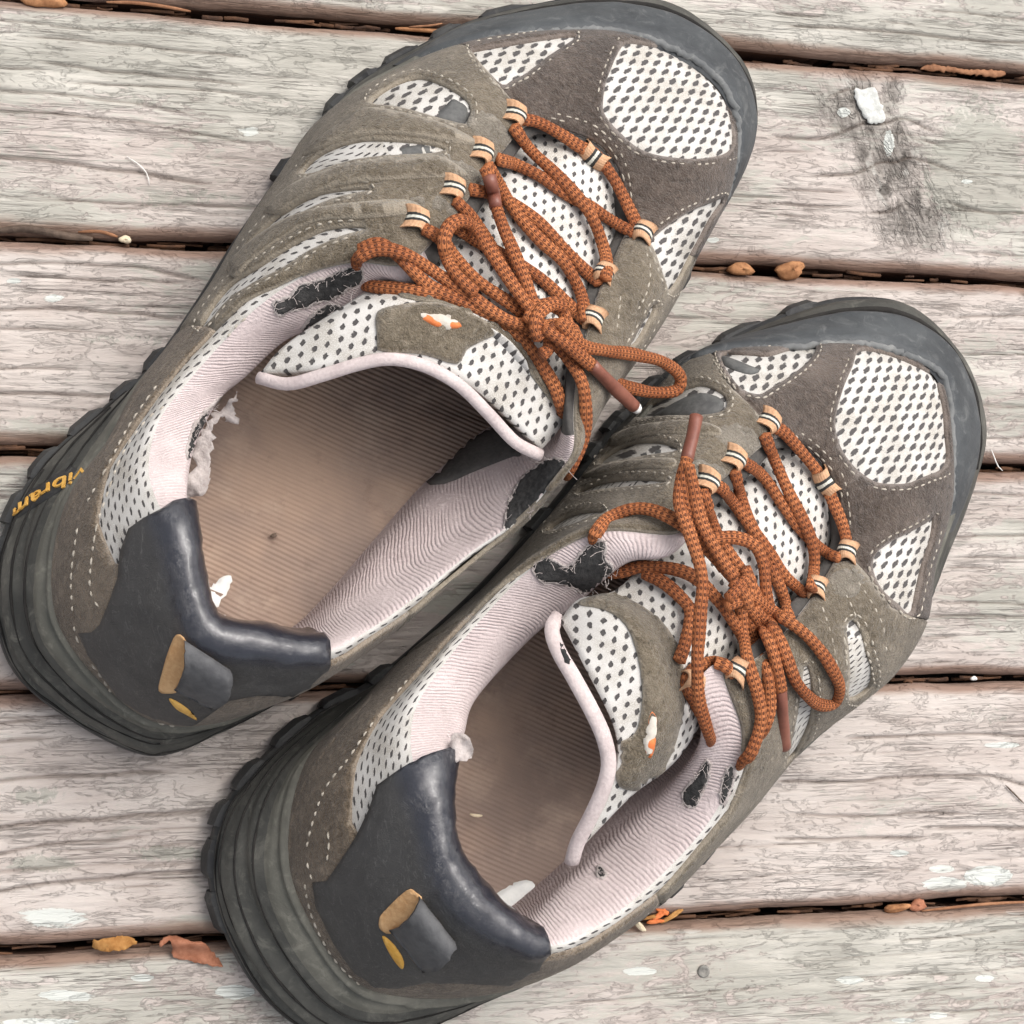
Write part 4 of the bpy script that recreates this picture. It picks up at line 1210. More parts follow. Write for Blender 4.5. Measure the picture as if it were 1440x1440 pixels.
B_ST = '''
560,1398,34 655,1272,88 672,1245,80 640,1265,40 540,1465,14
490,1377,34 620,1215,87 635,1195,79 590,1225,40 440,1450,14
435,1305,34 605,1150,86 625,1135,78 555,1165,39 360,1378,14
405,1230,34 585,1090,82 630,1075,74 545,1105,38 308,1265,14
408,1145,33 578,1035,76 650,1040,66 555,1040,37 309,1172,14
435,1070,32 590,985,72 665,990,60 580,975,36 352,1098,14
500,1005,31 635,920,69 710,935,58 630,900,35 442,1012,14
560,940,30 685,862,70 765,880,60 690,830,34 535,958,13
625,885,29 730,815,74 815,845,66 745,770,33 610,895,12
690,825,28 775,780,80 845,818,77 790,710,32 680,830,12
755,752,28 850,748,87 885,790,86 840,650,30 745,760,12
805,692,27 948,752,92 935,782,90 885,615,29 795,700,12
850,635,27 970,725,88 978,738,82 930,590,28 838,645,13
900,585,28 1005,685,82 1015,698,76 985,570,28 880,590,14
950,525,29 1045,650,75 1055,662,69 1040,555,28 940,530,15
1010,497,31 1085,618,67 1090,628,62 1095,540,28 1010,487,16
1110,489,35 1122,622,63 1122,634,58 1160,540,29 1110,443,18
1190,483,37 1150,645,62 1146,656,57 1220,550,30 1200,420,19
1260,497,37 1170,675,62 1163,684,57 1265,575,30 1285,432,20
1315,530,36 1181,712,62 1172,716,57 1290,615,29 1353,500,19
1330,610,35 1185,750,63 1175,750,58 1285,670,28 1386,590,17
1328,700,32 1172,790,67 1162,785,62 1265,735,28 1374,670,15
1300,792,29 1148,830,73 1138,822,68 1220,805,28 1330,785,13
1285,875,27 1120,868,79 1110,860,74 1170,870,29 1292,870,12
1240,945,27 1088,905,84 1078,898,79 1115,925,30 1235,955,12
1190,992,28 1055,930,88 1044,926,83 1060,970,31 1180,1000,12
1130,1042,28 1016,943,92 990,966,90 1010,1010,33 1120,1055,12
1080,1088,28 1042,1028,86 984,1045,79 975,1040,34 1075,1100,12
1035,1140,29 1030,1095,79 960,1090,70 930,1080,36 1035,1150,12
985,1190,30 990,1165,73 920,1140,60 885,1120,37 985,1213,12
925,1245,31 925,1235,72 860,1200,58 820,1185,38 935,1264,13
850,1300,32 855,1292,76 795,1255,62 760,1240,39 868,1308,14
775,1350,33 778,1330,83 745,1300,70 710,1280,40 800,1352,14
680,1392,34 720,1318,87 715,1290,78 670,1290,40 690,1400,14
'''
def weights(n=34):
    w = []; b = []; zb = []
    for i in range(n):
        d = min(i, n - i)                       # 0 at the heel, 17 at the toe
        w.append(min(1, max(0, (d - 4) / 6.0)) * .85)
        b.append(3.0 if d < 5 else 2.0)
        zb.append((max(0, d - 12) / 5.0) ** 1.6 * .008)
    return w, b, zb
wE, bul, zb = weights()

F, T, R, I, O = stations(A_ST)
LUGS = [(2.6, .5), (3.35, .55), (4.1, .5), (4.8, .55), (5.55, .45), (6.2, .5), (6.95, .35), (10.2, .5), (11.9, .55), (12.7, .5), (13.45, .6), (14.3, .5), (15.1, .6), (16.0, .5), (22.4, .5), (23.2, .5), (24.2, .5), (25.2, .5), (28.5, .5), (29.4, .5), (30.3, .5), (31.2, .5)]
shoe_a = dict(F=F, T=T, R=R, I=I, O=O, wE=wE, bul=bul, zb=zb, toe_u=(11.5, 23.5), col_u=(11.4, 25.6), toe_i=18, rib_rot=.25,
  label='worn brown hiking shoe at upper left, its bow draped toward the other shoe',
  sticker=[[(278, 832), (300, 822), (322, 808), (326, 822), (318, 838), (300, 858), (288, 866), (278, 856)], [(302, 872), (316, 862), (312, 880)]],
  wins={
   'toe': tl('640,250 760,260 900,300 1030,370 1110,440 1190,520 1225,620 1240,740 1225,840 1150,880 1020,900 880,890 780,870 690,830 620,770 550,700 510,640 505,580 520,480 550,400 590,310', 720, 0),
   'toel': [(672, 73), (730, 63), (810, 53), (770, 82), (740, 105), (720, 115), (705, 122), (682, 100), (665, 77)],
   'toer': [(1017, 277), (997, 285), (970, 297), (940, 317), (915, 340), (920, 358), (932, 395), (938, 408), (950, 395), (963, 370), (982, 335), (997, 307)],
   's1': tl('650,590 760,500 900,450 1010,470 1130,530 1200,600 1190,700 1100,695 900,640 780,610', 360, 0),
   's2': tl('270,980 340,900 450,840 600,800 760,800 950,815 1060,845 1000,870 850,880 700,890 560,910 420,950 330,985', 360, 0),
   's3': tl('-60,1440 60,1290 180,1190 300,1120 440,1085 600,1070 640,1080 500,1110 380,1150 250,1215 130,1290 40,1370', 360, 0),
   's4': [(515, 324), (500, 321), (460, 325), (420, 343), (392, 360), (360, 381), (330, 400), (305, 428), (283, 466), (300, 452), (324, 424), (360, 400), (400, 378), (435, 355), (480, 334)],
   'r1': [(880, 488), (892, 468), (905, 445), (915, 428), (917, 436), (905, 460), (893, 480)]},
  uvwins=[[(7.9, 2.62), (6.6, 2.30), (5.0, 2.05), (4.0, 1.85), (3.0, 1.72), (2.2, 1.85), (1.9, 2.2), (2.0, 3.2), (4.0, 3.2), (6, 3.2), (8.6, 3.2), (9.0, 2.95)],
          [(27.4, 2.72), (28.5, 2.6), (30, 2.55), (31.5, 2.55), (32.6, 2.6), (32.6, 3.2), (30, 3.2), (27.4, 3.2)]],
  stoff={'toe': 9},
  seamL=[(655, 66), (690, 110), (715, 140), (738, 166)], seamR=[(968, 362), (925, 352), (905, 340), (893, 330)], heel_u=(7.2, 30.2),
  seams=[[(775, 162), (830, 178), (865, 210), (880, 245), (885, 275), (893, 318)], [(768, 168), (824, 184), (858, 214), (873, 248), (879, 278)],
         [(120, 720), (108, 800), (108, 840), (112, 885), (125, 915), (147, 945), (175, 985), (210, 1005), (260, 1016)], [(228, 545), (190, 600), (160, 655), (140, 690), (122, 722)], [(250, 560), (215, 590), (180, 640), (160, 690), (143, 740), (135, 790), (133, 825), (140, 845), (152, 858)],
         [(658, 70), (664, 92), (686, 118), (700, 128)], [(365, 432), (330, 460), (285, 520)], [(900, 345), (910, 375), (905, 410), (890, 440)], [(870, 400), (868, 430), (862, 470)]],
  applique=[('side_strap', [(432, 225), (455, 200), (480, 182), (515, 160), (560, 164), (620, 180), (655, 196), (668, 208), (640, 207), (590, 198), (540, 194), (490, 200), (455, 215)], SUEDE_L, 2.8),
            ('side_strap', [(380, 300), (410, 270), (445, 252), (500, 236), (560, 228), (610, 224), (640, 238), (650, 252), (600, 255), (540, 259), (480, 266), (430, 284), (395, 305)], SUEDE_L, 2.8),
            ('side_strap', [(330, 375), (365, 340), (410, 312), (460, 296), (520, 288), (570, 286), (590, 298), (560, 308), (500, 312), (450, 316), (405, 338), (365, 368), (335, 395)], SUEDE_L, 2.8),
            ('side_insert', tl('1100,560 1140,570 1190,610 1185,690 1100,690 960,650 1040,620', 360, 0), NUBUCK_G, .5),
            ('side_insert', tl('870,820 960,820 1050,845 980,868 850,878 680,890 740,860', 360, 0), NUBUCK_G, .5),
            ('eyestay_tab', [(655, 178), (668, 157), (700, 168), (716, 190), (713, 207), (690, 212), (664, 202)], SUEDE_E, 2.15),
            ('eyestay_tab', [(598, 228), (624, 220), (652, 228), (675, 247), (667, 262), (640, 262), (622, 258)], SUEDE_E, 2.15),
            ('eyestay_tab', [(560, 287), (590, 276), (622, 278), (642, 296), (632, 308), (600, 302)], SUEDE_E, 2.15),
            ('heel_rand', [(60, 800), (82, 740), (120, 680), (160, 625), (190, 565), (215, 535), (200, 560), (170, 618), (134, 672), (100, 735), (84, 800), (84, 850), (96, 900), (130, 950), (118, 948), (84, 905), (70, 860)], SUEDE_H, 1.9)],
  heelcup=[(187, 744), (175, 777), (172, 812), (160, 845), (147, 875), (135, 886), (117, 887), (125, 905), (150, 945), (175, 977), (207, 997), (250, 1009), (275, 1010), (322, 977), (360, 970), (407, 970), (432, 958), (452, 938)], cup_v=4.25,
  tab=[(259, 900), (320, 940), (244, 970), (294, 996)], tab_h=7, tab_lens=[(249, 892), (262, 902), (262, 930), (252, 968), (238, 974), (224, 970), (228, 948), (238, 915)], tab_lens2=[(238, 982), (252, 988), (268, 1000), (277, 1012), (262, 1004), (248, 996)],
  tongue=[rows('775,165,54 805,185,59 835,205,60 865,235,59 890,290,54'), rows('728,195,60 765,225,66 800,255,69 838,300,67 872,350,60'), rows('685,250,68 722,285,75 762,325,78 805,375,76 845,425,68'),
          rows('632,312,76 672,350,84 715,390,87 765,440,85 815,492,76'), rows('550,385,82 600,395,89 655,430,93 725,490,91 802,560,82'), rows('410,478,80 495,437,91 600,425,98 710,470,95 790,598,82'), rows('366,524,78 450,518,90 545,497,97 655,538,95 762,632,82')],
  tongue_parts=[('tongue_patch', [(534, 500), (530, 470), (531, 440), (560, 430), (610, 426), (660, 440), (700, 465), (680, 478), (655, 492), (642, 512), (600, 500), (565, 496)], SUEDE_L, 1.3),
                ('tongue_patch', [(560, 415), (600, 400), (660, 420), (720, 460), (775, 540), (788, 580), (770, 560), (700, 470), (640, 432), (590, 424)], SUEDE_L, 1.0),
                ('logo_patch', [(582, 441), (600, 438), (625, 442), (652, 455), (642, 464), (612, 462), (592, 452)], WHITE_P, 1.7), ('logo_print', [(584, 442), (602, 443), (620, 455), (614, 461), (598, 454)], ORANGE, 2.3), ('logo_print', [(622, 461), (632, 450), (649, 457), (640, 463)], ORANGE, 2.3)],
  lip=[(364, 531, 77), (405, 540, 84), (455, 527, 90), (500, 513, 94), (540, 505, 97), (575, 508, 98), (612, 521, 97), (650, 545, 95), (690, 585, 90), (725, 622, 85), (760, 640, 81)], lip_r=(2.0, 1.6), lip_hole=None,
  tears=[(tl('105,270 140,250 200,230 240,180 290,160 400,130 480,90 580,65 595,110 580,150 520,170 480,200 400,240 330,250 280,280 190,300 130,320', 360, 360), 1), (tl('270,410 300,370 350,310 420,280 470,290 470,320 400,370 330,410 280,440', 360, 360), 1),
         ([(770, 650), (785, 648), (794, 653), (789, 675), (775, 692), (750, 712), (726, 740), (712, 746), (713, 730), (722, 700), (740, 670)], 1), ([(330, 552), (315, 558), (295, 575), (275, 600), (268, 622), (264, 640), (272, 645), (282, 620), (300, 590), (322, 572)], 1)],
  flaps=[([(332, 552), (335, 560), (326, 572), (334, 582), (332, 592), (318, 592), (314, 586), (300, 598), (297, 640), (292, 690), (275, 698), (260, 700), (252, 690), (262, 668), (275, 655), (268, 640), (282, 610), (300, 585), (320, 565)], 58, 10)],
  dark_lining=[[(596, 676), (640, 632), (686, 588), (712, 612), (733, 640), (722, 642), (690, 654), (660, 666), (624, 681)]],
  bump_u=(13.2, 21.6), lugs=LUGS,
  lettering=('vibram', (66, 691), (30, 717), 7.2), letter_panel=[(112, 662), (100, 655), (60, 680), (14, 712), (8, 735), (26, 728), (70, 700), (108, 676)],
  eyelets=[(722, 168, 26, 14), (676, 220, 26, 12), (636, 272, 26, 12), (588, 316, 26, 10), (836, 216, -16, 22, 3.4, 2.5, 2.6, 9.0), (900, 332, -26, -14), (846, 392, -26, -14), (828, 452, -26, -12)],
  knot=([(742, 452), (752, 436), (772, 430), (792, 440), (800, 462), (790, 482)], 11, [([(758, 478), (752, 458), (760, 440), (778, 428), (795, 432)], 14), ([(748, 462), (775, 458), (802, 460), (812, 476)], 13), ([(756, 450), (770, 470), (772, 492), (762, 500)], 13)]),
  laces=[('lace_strand', [(733, 168), (755, 172), (790, 190), (815, 207), (835, 216), (852, 235), (870, 265), (885, 295), (897, 322)], 3.2),
         ('lace_strand', [(700, 224), (725, 232), (757, 247), (795, 272), (832, 292), (866, 314), (892, 328)], 2.6),
         ('lace_strand', [(722, 178), (745, 210), (782, 245), (815, 280), (835, 312), (847, 345), (852, 372), (850, 392)], 5.2),
         ('lace_strand', [(843, 398), (822, 380), (795, 352), (760, 315), (722, 288), (690, 272), (660, 266)], 2.6),
         ('lace_strand', [(685, 232), (705, 265), (728, 302), (760, 338), (792, 368), (814, 408), (824, 452)], 3.6),
         ('lace_strand', [(640, 282), (662, 305), (690, 345), (715, 385), (742, 430)], 4.0),
         ('lace_strand', [(596, 322), (618, 335), (645, 368), (675, 398), (715, 425), (750, 450)], 4.0),
         ('lace_strand', [(824, 452), (800, 430), (770, 400), (735, 375), (690, 350), (640, 320)], 2.6),
         ('lace_loop', [(682, 236), (688, 250), (695, 280), (708, 318), (725, 360), (740, 400), (752, 432)], 9),
         ('lace_loop', [(668, 412), (640, 385), (626, 352), (630, 325), (645, 311), (664, 318), (690, 355), (720, 400), (748, 440)], 9.5),
         ('lace_loop', [(752, 458), (715, 452), (660, 416), (610, 382), (565, 355), (528, 350), (503, 362), (500, 371, 88), (506, 378, 79)], 7),
         ('lace_loop', [(752, 470), (700, 448), (650, 425), (600, 400), (560, 360), (532, 342), (505, 352)], 4.5),
         ('lace_loop', [(508, 402, 74), (524, 404), (585, 411), (635, 421), (685, 440), (722, 466), (752, 500), (777, 540), (787, 568), (792, 588, 80)], 3.0),
         ('lace_loop', [(770, 470), (802, 508), (820, 540), (825, 575), (821, 612), (803, 655, 86), (797, 668, 74)], 6),
         ('lace_loop', [(785, 452, 103), (815, 484, 98), (850, 494, 90), (890, 498, 80), (930, 508, 70), (955, 528, 62), (950, 549, 60), (915, 552, 64), (870, 540, 74), (832, 516, 86), (795, 484, 97), (772, 460, 102)], 0),
         ('lace_strand', [(765, 462, 102), (795, 484, 101), (818, 502, 97), (834, 516, 93)], 0)],
  aglets=[([(832, 513, 93.5), (850, 532, 89), (872, 553, 82), (893, 573, 75)], 0), ([(688, 248), (693, 268), (698, 292)], 10.6)],
  agtips=[(895, 574, 75)])

F, T, R, I, O = stations(B_ST)
shoe_b = dict(F=F, T=T, R=R, I=I, O=O, wE=wE, bul=bul, zb=zb, toe_u=(11.5, 23.5), col_u=(11.4, 25.6), toe_i=18, rib_rot=.25,
  label='worn brown hiking shoe at lower right, its tongue pushed aside and laces trailing',
  sticker=[[(664, 1268), (690, 1264), (716, 1246), (740, 1238), (752, 1246), (738, 1262), (716, 1282), (690, 1288)]],
  wins={
   'toe': tl('510,540 640,550 780,600 900,660 940,690 955,760 980,860 990,1000 1000,1130 970,1200 880,1240 780,1280 680,1285 590,1270 500,1210 430,1130 390,1050 370,960 380,870 420,740 470,630', 1080, 360),
   'toel': [(1016, 501), (1050, 500), (1080, 502), (1112, 493), (1147, 490), (1137, 510), (1112, 530), (1080, 550), (1065, 557), (1042, 550), (1022, 524)],
   'toer': [(1310, 727), (1300, 735), (1275, 750), (1252, 762), (1230, 780), (1225, 797), (1230, 817), (1242, 835), (1260, 850), (1272, 862), (1281, 858), (1286, 832), (1296, 790), (1307, 757)],
   's1': [(897, 590), (920, 570), (970, 547), (995, 545), (1020, 560), (1017, 580), (985, 587), (945, 587)],
   's2': [(845, 655), (865, 637), (895, 625), (932, 625), (955, 636), (920, 642), (882, 648)],
   's3': [(815, 696), (845, 682), (895, 676), (940, 680), (895, 686), (845, 691)],
   's4': [(772, 748), (795, 731), (825, 722), (852, 723), (820, 736), (785, 748)],
   'r1': tl('430,650 470,610 520,680 550,800 575,880 560,980 450,1040 450,900 440,750', 1080, 720),
   'r2': tl('190,880 220,870 240,960 240,1110 215,1210 150,1340 90,1420 110,1320 150,1150 175,1000', 1080, 720)},
  uvwins=[[(7.9, 2.62), (6.6, 2.30), (5.0, 2.05), (4.0, 1.85), (3.0, 1.72), (2.2, 1.85), (1.9, 2.2), (2.0, 3.2), (4.0, 3.2), (6, 3.2), (8.6, 3.2), (9.0, 2.95)],
          [(27.4, 2.72), (28.5, 2.6), (30, 2.55), (31.5, 2.55), (32.6, 2.6), (32.6, 3.2), (30, 3.2), (27.4, 3.2)]],
  stoff={'toe': 9},
  seamL=[(1003, 500), (1025, 545), (1055, 575), (1080, 603)], seamR=[(1286, 870), (1250, 855), (1222, 815), (1195, 785)], heel_u=(7.2, 30.2),
  seams=[[(1117, 607), (1150, 632), (1180, 667), (1190, 710), (1193, 745)], [(1112, 613), (1144, 638), (1173, 671), (1183, 712)], [(450, 1250), (438, 1210), (440, 1180), (455, 1130), (470, 1100), (495, 1070), (530, 1020), (580, 960)], [(432, 1220), (440, 1270), (455, 1310), (480, 1350), (520, 1388)], [(462, 1225), (468, 1190), (466, 1160)],
         [(830, 690), (880, 665), (950, 660), (980, 670)], [(870, 610), (930, 598), (985, 600), (1015, 610)], [(1000, 505), (1018, 535), (1040, 560)], [(1190, 805), (1215, 840), (1235, 880), (1240, 920)], [(1180, 830), (1195, 860), (1215, 920), (1225, 960)], [(1150, 850), (1165, 900), (1175, 960)]],
  applique=[('side_strap', [(850, 630), (880, 612), (920, 602), (970, 598), (1005, 605), (1010, 618), (960, 617), (910, 619), (870, 631)], SUEDE_L, 2.8), ('side_strap', [(825, 675), (860, 658), (910, 652), (950, 652), (945, 665), (900, 665), (850, 675)], SUEDE_L, 2.8),
            ('side_insert', [(915, 588), (950, 565), (985, 552), (1016, 562), (1013, 579), (980, 586), (945, 587)], NUBUCK_G, .5), ('side_insert', [(885, 646), (905, 637), (930, 632), (952, 636), (920, 642)], NUBUCK_G, .5),
            ('mesh_scrape', [(1014, 503), (1030, 506), (1055, 516), (1068, 522), (1055, 527), (1030, 520), (1016, 512)], NUBUCK_G, 1.0),
            ('eyestay_tab', [(1000, 618), (1020, 598), (1045, 600), (1066, 618), (1060, 640), (1030, 640)], SUEDE_E, 2.15), ('eyestay_tab', [(945, 668), (970, 650), (1000, 652), (1018, 668), (1000, 680), (965, 682)], SUEDE_E, 2.15), ('eyestay_tab', [(1160, 815), (1190, 800), (1212, 815), (1205, 840), (1180, 845), (1165, 835)], SUEDE_E, 2.15),
            ('heel_rand', [(395, 1230), (400, 1160), (420, 1095), (470, 1030), (520, 975), (530, 985), (485, 1035), (440, 1100), (420, 1160), (416, 1220), (425, 1270), (450, 1325), (438, 1320), (410, 1275)], SUEDE_H, 1.9)],
  heelcup=[(536, 1105), (525, 1137), (505, 1177), (480, 1215), (465, 1236), (446, 1238), (450, 1270), (475, 1322), (500, 1358), (530, 1380), (560, 1382), (600, 1374), (670, 1375), (715, 1378), (755, 1355), (770, 1332)], cup_v=4.25,
  tab=[(588, 1260), (637, 1322), (546, 1308), (592, 1366)], tab_h=7, tab_lens=[(534, 1295), (540, 1282), (572, 1252), (584, 1254), (594, 1268), (570, 1296), (550, 1312), (536, 1306)], tab_lens2=[(538, 1316), (548, 1322), (560, 1336), (568, 1352), (566, 1362), (556, 1352), (544, 1332)],
  tongue=[rows('1095,600,54 1122,622,59 1150,652,60 1172,700,59 1178,765,54'), rows('1033,660,60 1068,700,67 1103,742,70 1130,790,68 1145,840,60'), rows('985,710,68 1015,758,76 1045,808,79 1068,852,77 1085,900,68'),
          rows('930,765,74 950,818,83 980,868,87 1005,912,85 1025,955,76'), rows('868,828,78 915,870,88 950,935,92 962,1000,91 955,1065,80'), rows('815,842,80 880,872,93 920,960,97 920,1050,95 888,1120,84'), rows('787,872,78 818,930,90 866,1030,94 862,1100,90 818,1192,78')],
  tongue_parts=[('tongue_patch', [(812, 850), (850, 858), (880, 880), (897, 925), (903, 980), (896, 1025), (880, 1040), (862, 1048), (866, 1075), (870, 1105), (905, 1108), (935, 1075), (955, 1020), (962, 960), (948, 900), (915, 862), (870, 838), (840, 838)], SUEDE_L, 1.2),
                ('logo_patch', [(918, 998), (924, 1015), (918, 1050), (910, 1068), (904, 1055), (906, 1025)], WHITE_P, 1.8), ('logo_print', [(916, 1000), (922, 1013), (916, 1027), (911, 1014)], ORANGE, 2.4), ('logo_print', [(906, 1038), (913, 1031), (920, 1040), (912, 1064), (906, 1052)], ORANGE, 2.4)],
  lip=[(785, 868, 76), (776, 885, 80), (785, 915, 86), (808, 955, 91), (835, 1005, 94), (850, 1040, 94), (856, 1075, 92), (848, 1110, 89), (830, 1150, 84), (812, 1185, 79), (804, 1212, 74)], lip_r=(2.5, 1.8), lip_hole=tl('272,700 300,672 330,690 338,760 335,810 322,855 295,830 272,770', 720, 720),
  tears=[(tl('130,290 200,265 280,310 340,300 430,200 520,170 512,260 560,330 440,440 340,410 250,390 150,370', 720, 720), 1), (tl('970,140 1040,60 1100,-40 1095,60 1060,140 1030,210 980,200', 720, 1080), 1), (tl('1180,180 1195,60 1235,-10 1240,40 1220,110 1190,190', 720, 1080), 1), (tl('488,560 508,575 522,605 500,612 488,595', 720, 1080), 1)],
  flaps=[([(625, 1040), (640, 1030), (655, 1035), (665, 1050), (660, 1062), (645, 1072), (630, 1068), (610, 1078), (592, 1072), (588, 1055), (605, 1045)], 75, 10), ([(632, 1046), (646, 1036), (660, 1042), (666, 1058), (652, 1072), (638, 1066)], 80, 14)],
  dark_lining=[], bump_u=(13.2, 21.6), lugs=LUGS, lettering=None,
  eyelets=[(1078, 600, 20, 20), (1030, 652, 22, 18), (994, 684, 22, 16), (1160, 678, -22, 16, 3.4, 2.5, 2.6, 9.0), (1186, 780, -26, -10), (1142, 832, -26, -10), (966, 955, 6, -24), (1028, 940, -22, -14)],
  knot=([(1030, 812), (1044, 806), (1056, 820), (1052, 842), (1036, 848), (1028, 836)], 11, [([(1024, 842), (1040, 826), (1052, 812), (1048, 800)], 14), ([(1030, 818), (1046, 836), (1054, 856)], 14), ([(1022, 852), (1038, 846), (1054, 850)], 12)]),
  laces=[('lace_strand', [(1086, 600), (1102, 608), (1137, 647), (1158, 676), (1175, 714), (1188, 752), (1190, 775)], 3.2),
         ('lace_strand', [(1046, 650), (1075, 672), (1104, 714), (1133, 752), (1162, 777), (1180, 784)], 2.6),
         ('lace_strand', [(1075, 612), (1092, 652), (1112, 697), (1133, 740), (1144, 777), (1142, 812), (1140, 830)], 5.2),
         ('lace_strand', [(1004, 684), (1017, 689), (1046, 727), (1075, 768), (1100, 806), (1129, 834)], 3.4),
         ('lace_strand', [(1033, 662), (1043, 700), (1058, 740), (1078, 782), (1098, 830), (1108, 868)], 2.4),
         ('lace_strand', [(988, 690), (1000, 727), (1012, 756), (1040, 800), (1072, 850), (1090, 890)], 2.6),
         ('lace_strand', [(1000, 758), (1033, 757), (1062, 768), (1075, 797), (1078, 835), (1086, 880)], 5.0),
         ('lace_loop', [(1036, 818), (992, 770), (950, 732), (900, 714), (858, 726), (836, 750, 92), (832, 762, 80)], 8),
         ('lace_loop', [(852, 803, 74), (872, 805), (908, 798), (950, 802), (980, 814), (1008, 843), (1033, 877), (1048, 905)], 5),
         ('lace_loop', [(905, 806), (930, 818), (955, 838), (972, 862), (964, 905), (955, 930)], 3.4),
         ('lace_loop', [(963, 655, 100), (957, 680, 100), (957, 712, 101), (974, 760, 103), (987, 810, 105), (984, 860, 105), (979, 935, 103), (983, 989, 98), (995, 1030, 90), (1001, 1046, 78)], 0),
         ('lace_loop', [(968, 655, 102), (976, 690, 102), (988, 735, 102), (1008, 775, 103), (1032, 812, 103)], 0),
         ('lace_strand', [(966, 645, 100), (963, 665, 101), (968, 700, 101), (985, 750, 100), (1018, 800, 98)], 0),
         ('lace_strand', [(990, 1010), (976, 985), (965, 965), (972, 945), (995, 934), (1015, 934), (1032, 948)], 2.6),
         ('lace_loop', [(1040, 840), (1046, 893), (1054, 935), (1066, 977), (1068, 1018), (1056, 1055), (1044, 1070, 85), (1036, 1080, 74)], 6.5),
         ('lace_loop', [(1046, 850), (1062, 902), (1079, 943), (1082, 990), (1074, 1022, 86), (1062, 1040, 80)], 4.0),
         ('lace_strand', [(1048, 848), (1070, 880), (1086, 912), (1096, 955), (1098, 972)], 5.0),
         ('lace_loop', [(1046, 832), (1083, 858), (1129, 889), (1158, 922), (1179, 962), (1172, 988), (1146, 988), (1119, 960), (1106, 925), (1092, 893), (1060, 855)], 5.5)],
  aglets=[([(979, 586, 94), (974, 615, 97), (967, 648, 100)], 0), ([(1097, 966), (1101, 1010), (1104, 1052)], 4.5)],
  agtips=[])
sa = make_shoe(shoe_a)
sb = make_shoe(shoe_b)
#LITTER
# ------------------------------------------------------------------ litter on the deck
def two_tone(name, a, b, rough=.8, sc=350): return mat_simple(name, a, b, rough, sc, .0006)
LEAF_Y = two_tone('ochre leaf', (150, 102, 52), (186, 140, 84)); LEAF_R = two_tone('russet leaf', (140, 88, 64), (176, 122, 96))
BARK = two_tone('orange bark', (128, 86, 56), (184, 134, 94)); NEEDLE = two_tone('brown pine needle', (120, 82, 58), (162, 118, 88)); GAPN = two_tone('dark gap litter', (58, 42, 34), (104, 74, 54)); TWIG = two_tone('grey brown twig', (70, 58, 50), (110, 94, 82))
PALEW = two_tone('pale wood', (200, 182, 150), (222, 208, 182)); THREADW = two_tone('white fibre', (216, 212, 206), (234, 232, 228)); FLAKE = two_tone('dull white flake', (176, 177, 172), (212, 212, 208), .9, 500); STEEL = two_tone('weathered nail steel', (96, 94, 90), (150, 147, 140), .5)

def leaf(name, pts, zf, mat, label, cat, seed=0, th=.5, wob=4.5):
    def fm(P2):
        z = zf(P2) + (fbm(P2[:, 0] * .08, P2[:, 1] * .08, seed + 3) - .5) * wob
        return np.array([U(a, b, c) for (a, b), c in zip(P2, z)]), np.tile([0, 0, 1.0], (len(P2), 1)), np.ones(len(P2), bool)
    o = sheet(name, jag(pts, .9, 3.0, seed), [], 5, fm, 0, .15, -th, mat, None, seed=seed)
    return tag(o, label, cat)

def lump(name, px, py, z, r, ang, mat, label, cat, group=None, seed=0, parent=None):
    c = U(px, py, z); rg = np.random.default_rng(seed); V = []; F = []; nu, nv = 14, 9
    ca, sa_ = math.cos(ang), math.sin(ang); ph = rg.uniform(0, 6, 6)
    for i in range(nv):
        t = i / (nv - 1) * math.pi
        for k in range(nu):
            a = k / nu * 2 * math.pi
            d = 1 + .16 * math.sin(2 * a + ph[0]) + .12 * math.sin(3 * a + ph[1] + t) + .1 * math.sin(3 * t + ph[2]) + .06 * math.sin(5 * a + 4 * t + ph[3])
            x, y, zz = r[0] * d * math.sin(t) * math.cos(a), r[1] * d * math.sin(t) * math.sin(a), r[2] * d * math.cos(t)
            V.append(c + np.array([x * ca - y * sa_, x * sa_ + y * ca, zz]) * MM)
    for i in range(nv - 1):
        for k in range(nu): F.append((i * nu + k, (i + 1) * nu + k, (i + 1) * nu + (k + 1) % nu, i * nu + (k + 1) % nu))
    o = mesh(name, V, F, mat, parent)
    if label: tag(o, label, cat, group)
    return o

def rod(name, pts, r, mat, label, cat, group=None):
    P = resample(crom(np.array([U(*p) for p in pts]), 8), .0016)
    rr = r * MM * (1 - .5 * np.linspace(-1, 1, len(P)) ** 4)
    Vv, Ff, Uv = tube(P, rr, rr, 7)
    o = mesh(name, Vv, Ff, mat, None)
    return tag(o, label, cat, group)

leaf('curled_leaf', [(129, 1328), (134, 1321), (150, 1320), (168, 1316), (185, 1318), (194, 1325), (182, 1332), (165, 1338), (148, 1338), (134, 1334)], lambda P: 1.5 + 2.5 * np.sin((P[:, 0] - 129) / 65 * 3.1), LEAF_Y, 'small ochre leaf curled in the gap between boards left of the lower shoe', 'leaf', 3)
leaf('dry_leaf', [(224, 1330), (228, 1321), (238, 1316), (255, 1318), (270, 1324), (288, 1326), (298, 1338), (310, 1352), (313, 1360), (295, 1358), (270, 1352), (245, 1346), (243, 1332), (238, 1322), (228, 1332)], lambda P: 2.0 + 3.5 * np.exp(-((P[:, 1] - 1326) / 12) ** 2), LEAF_R, 'russet dry leaf lying across the gap beside the heel of the lower shoe', 'leaf', 7)
leaf('white_flake', tl('485,510 540,500 600,495 625,560 650,620 655,680 610,692 580,690 545,660 510,600', 1080, 0), lambda P: .55 + 0 * P[:, 0], FLAKE, 'bright white flake stuck on the dark knot', 'flake', 2, .5, .6)
lump('bark_chip', 1041, 379, -1.0, (4.6, 2.6, 2.4), -.15, BARK, 'round orange bark chip in the gap below the dark knot, left of two', 'bark chip', 'orange bark chips', 3)
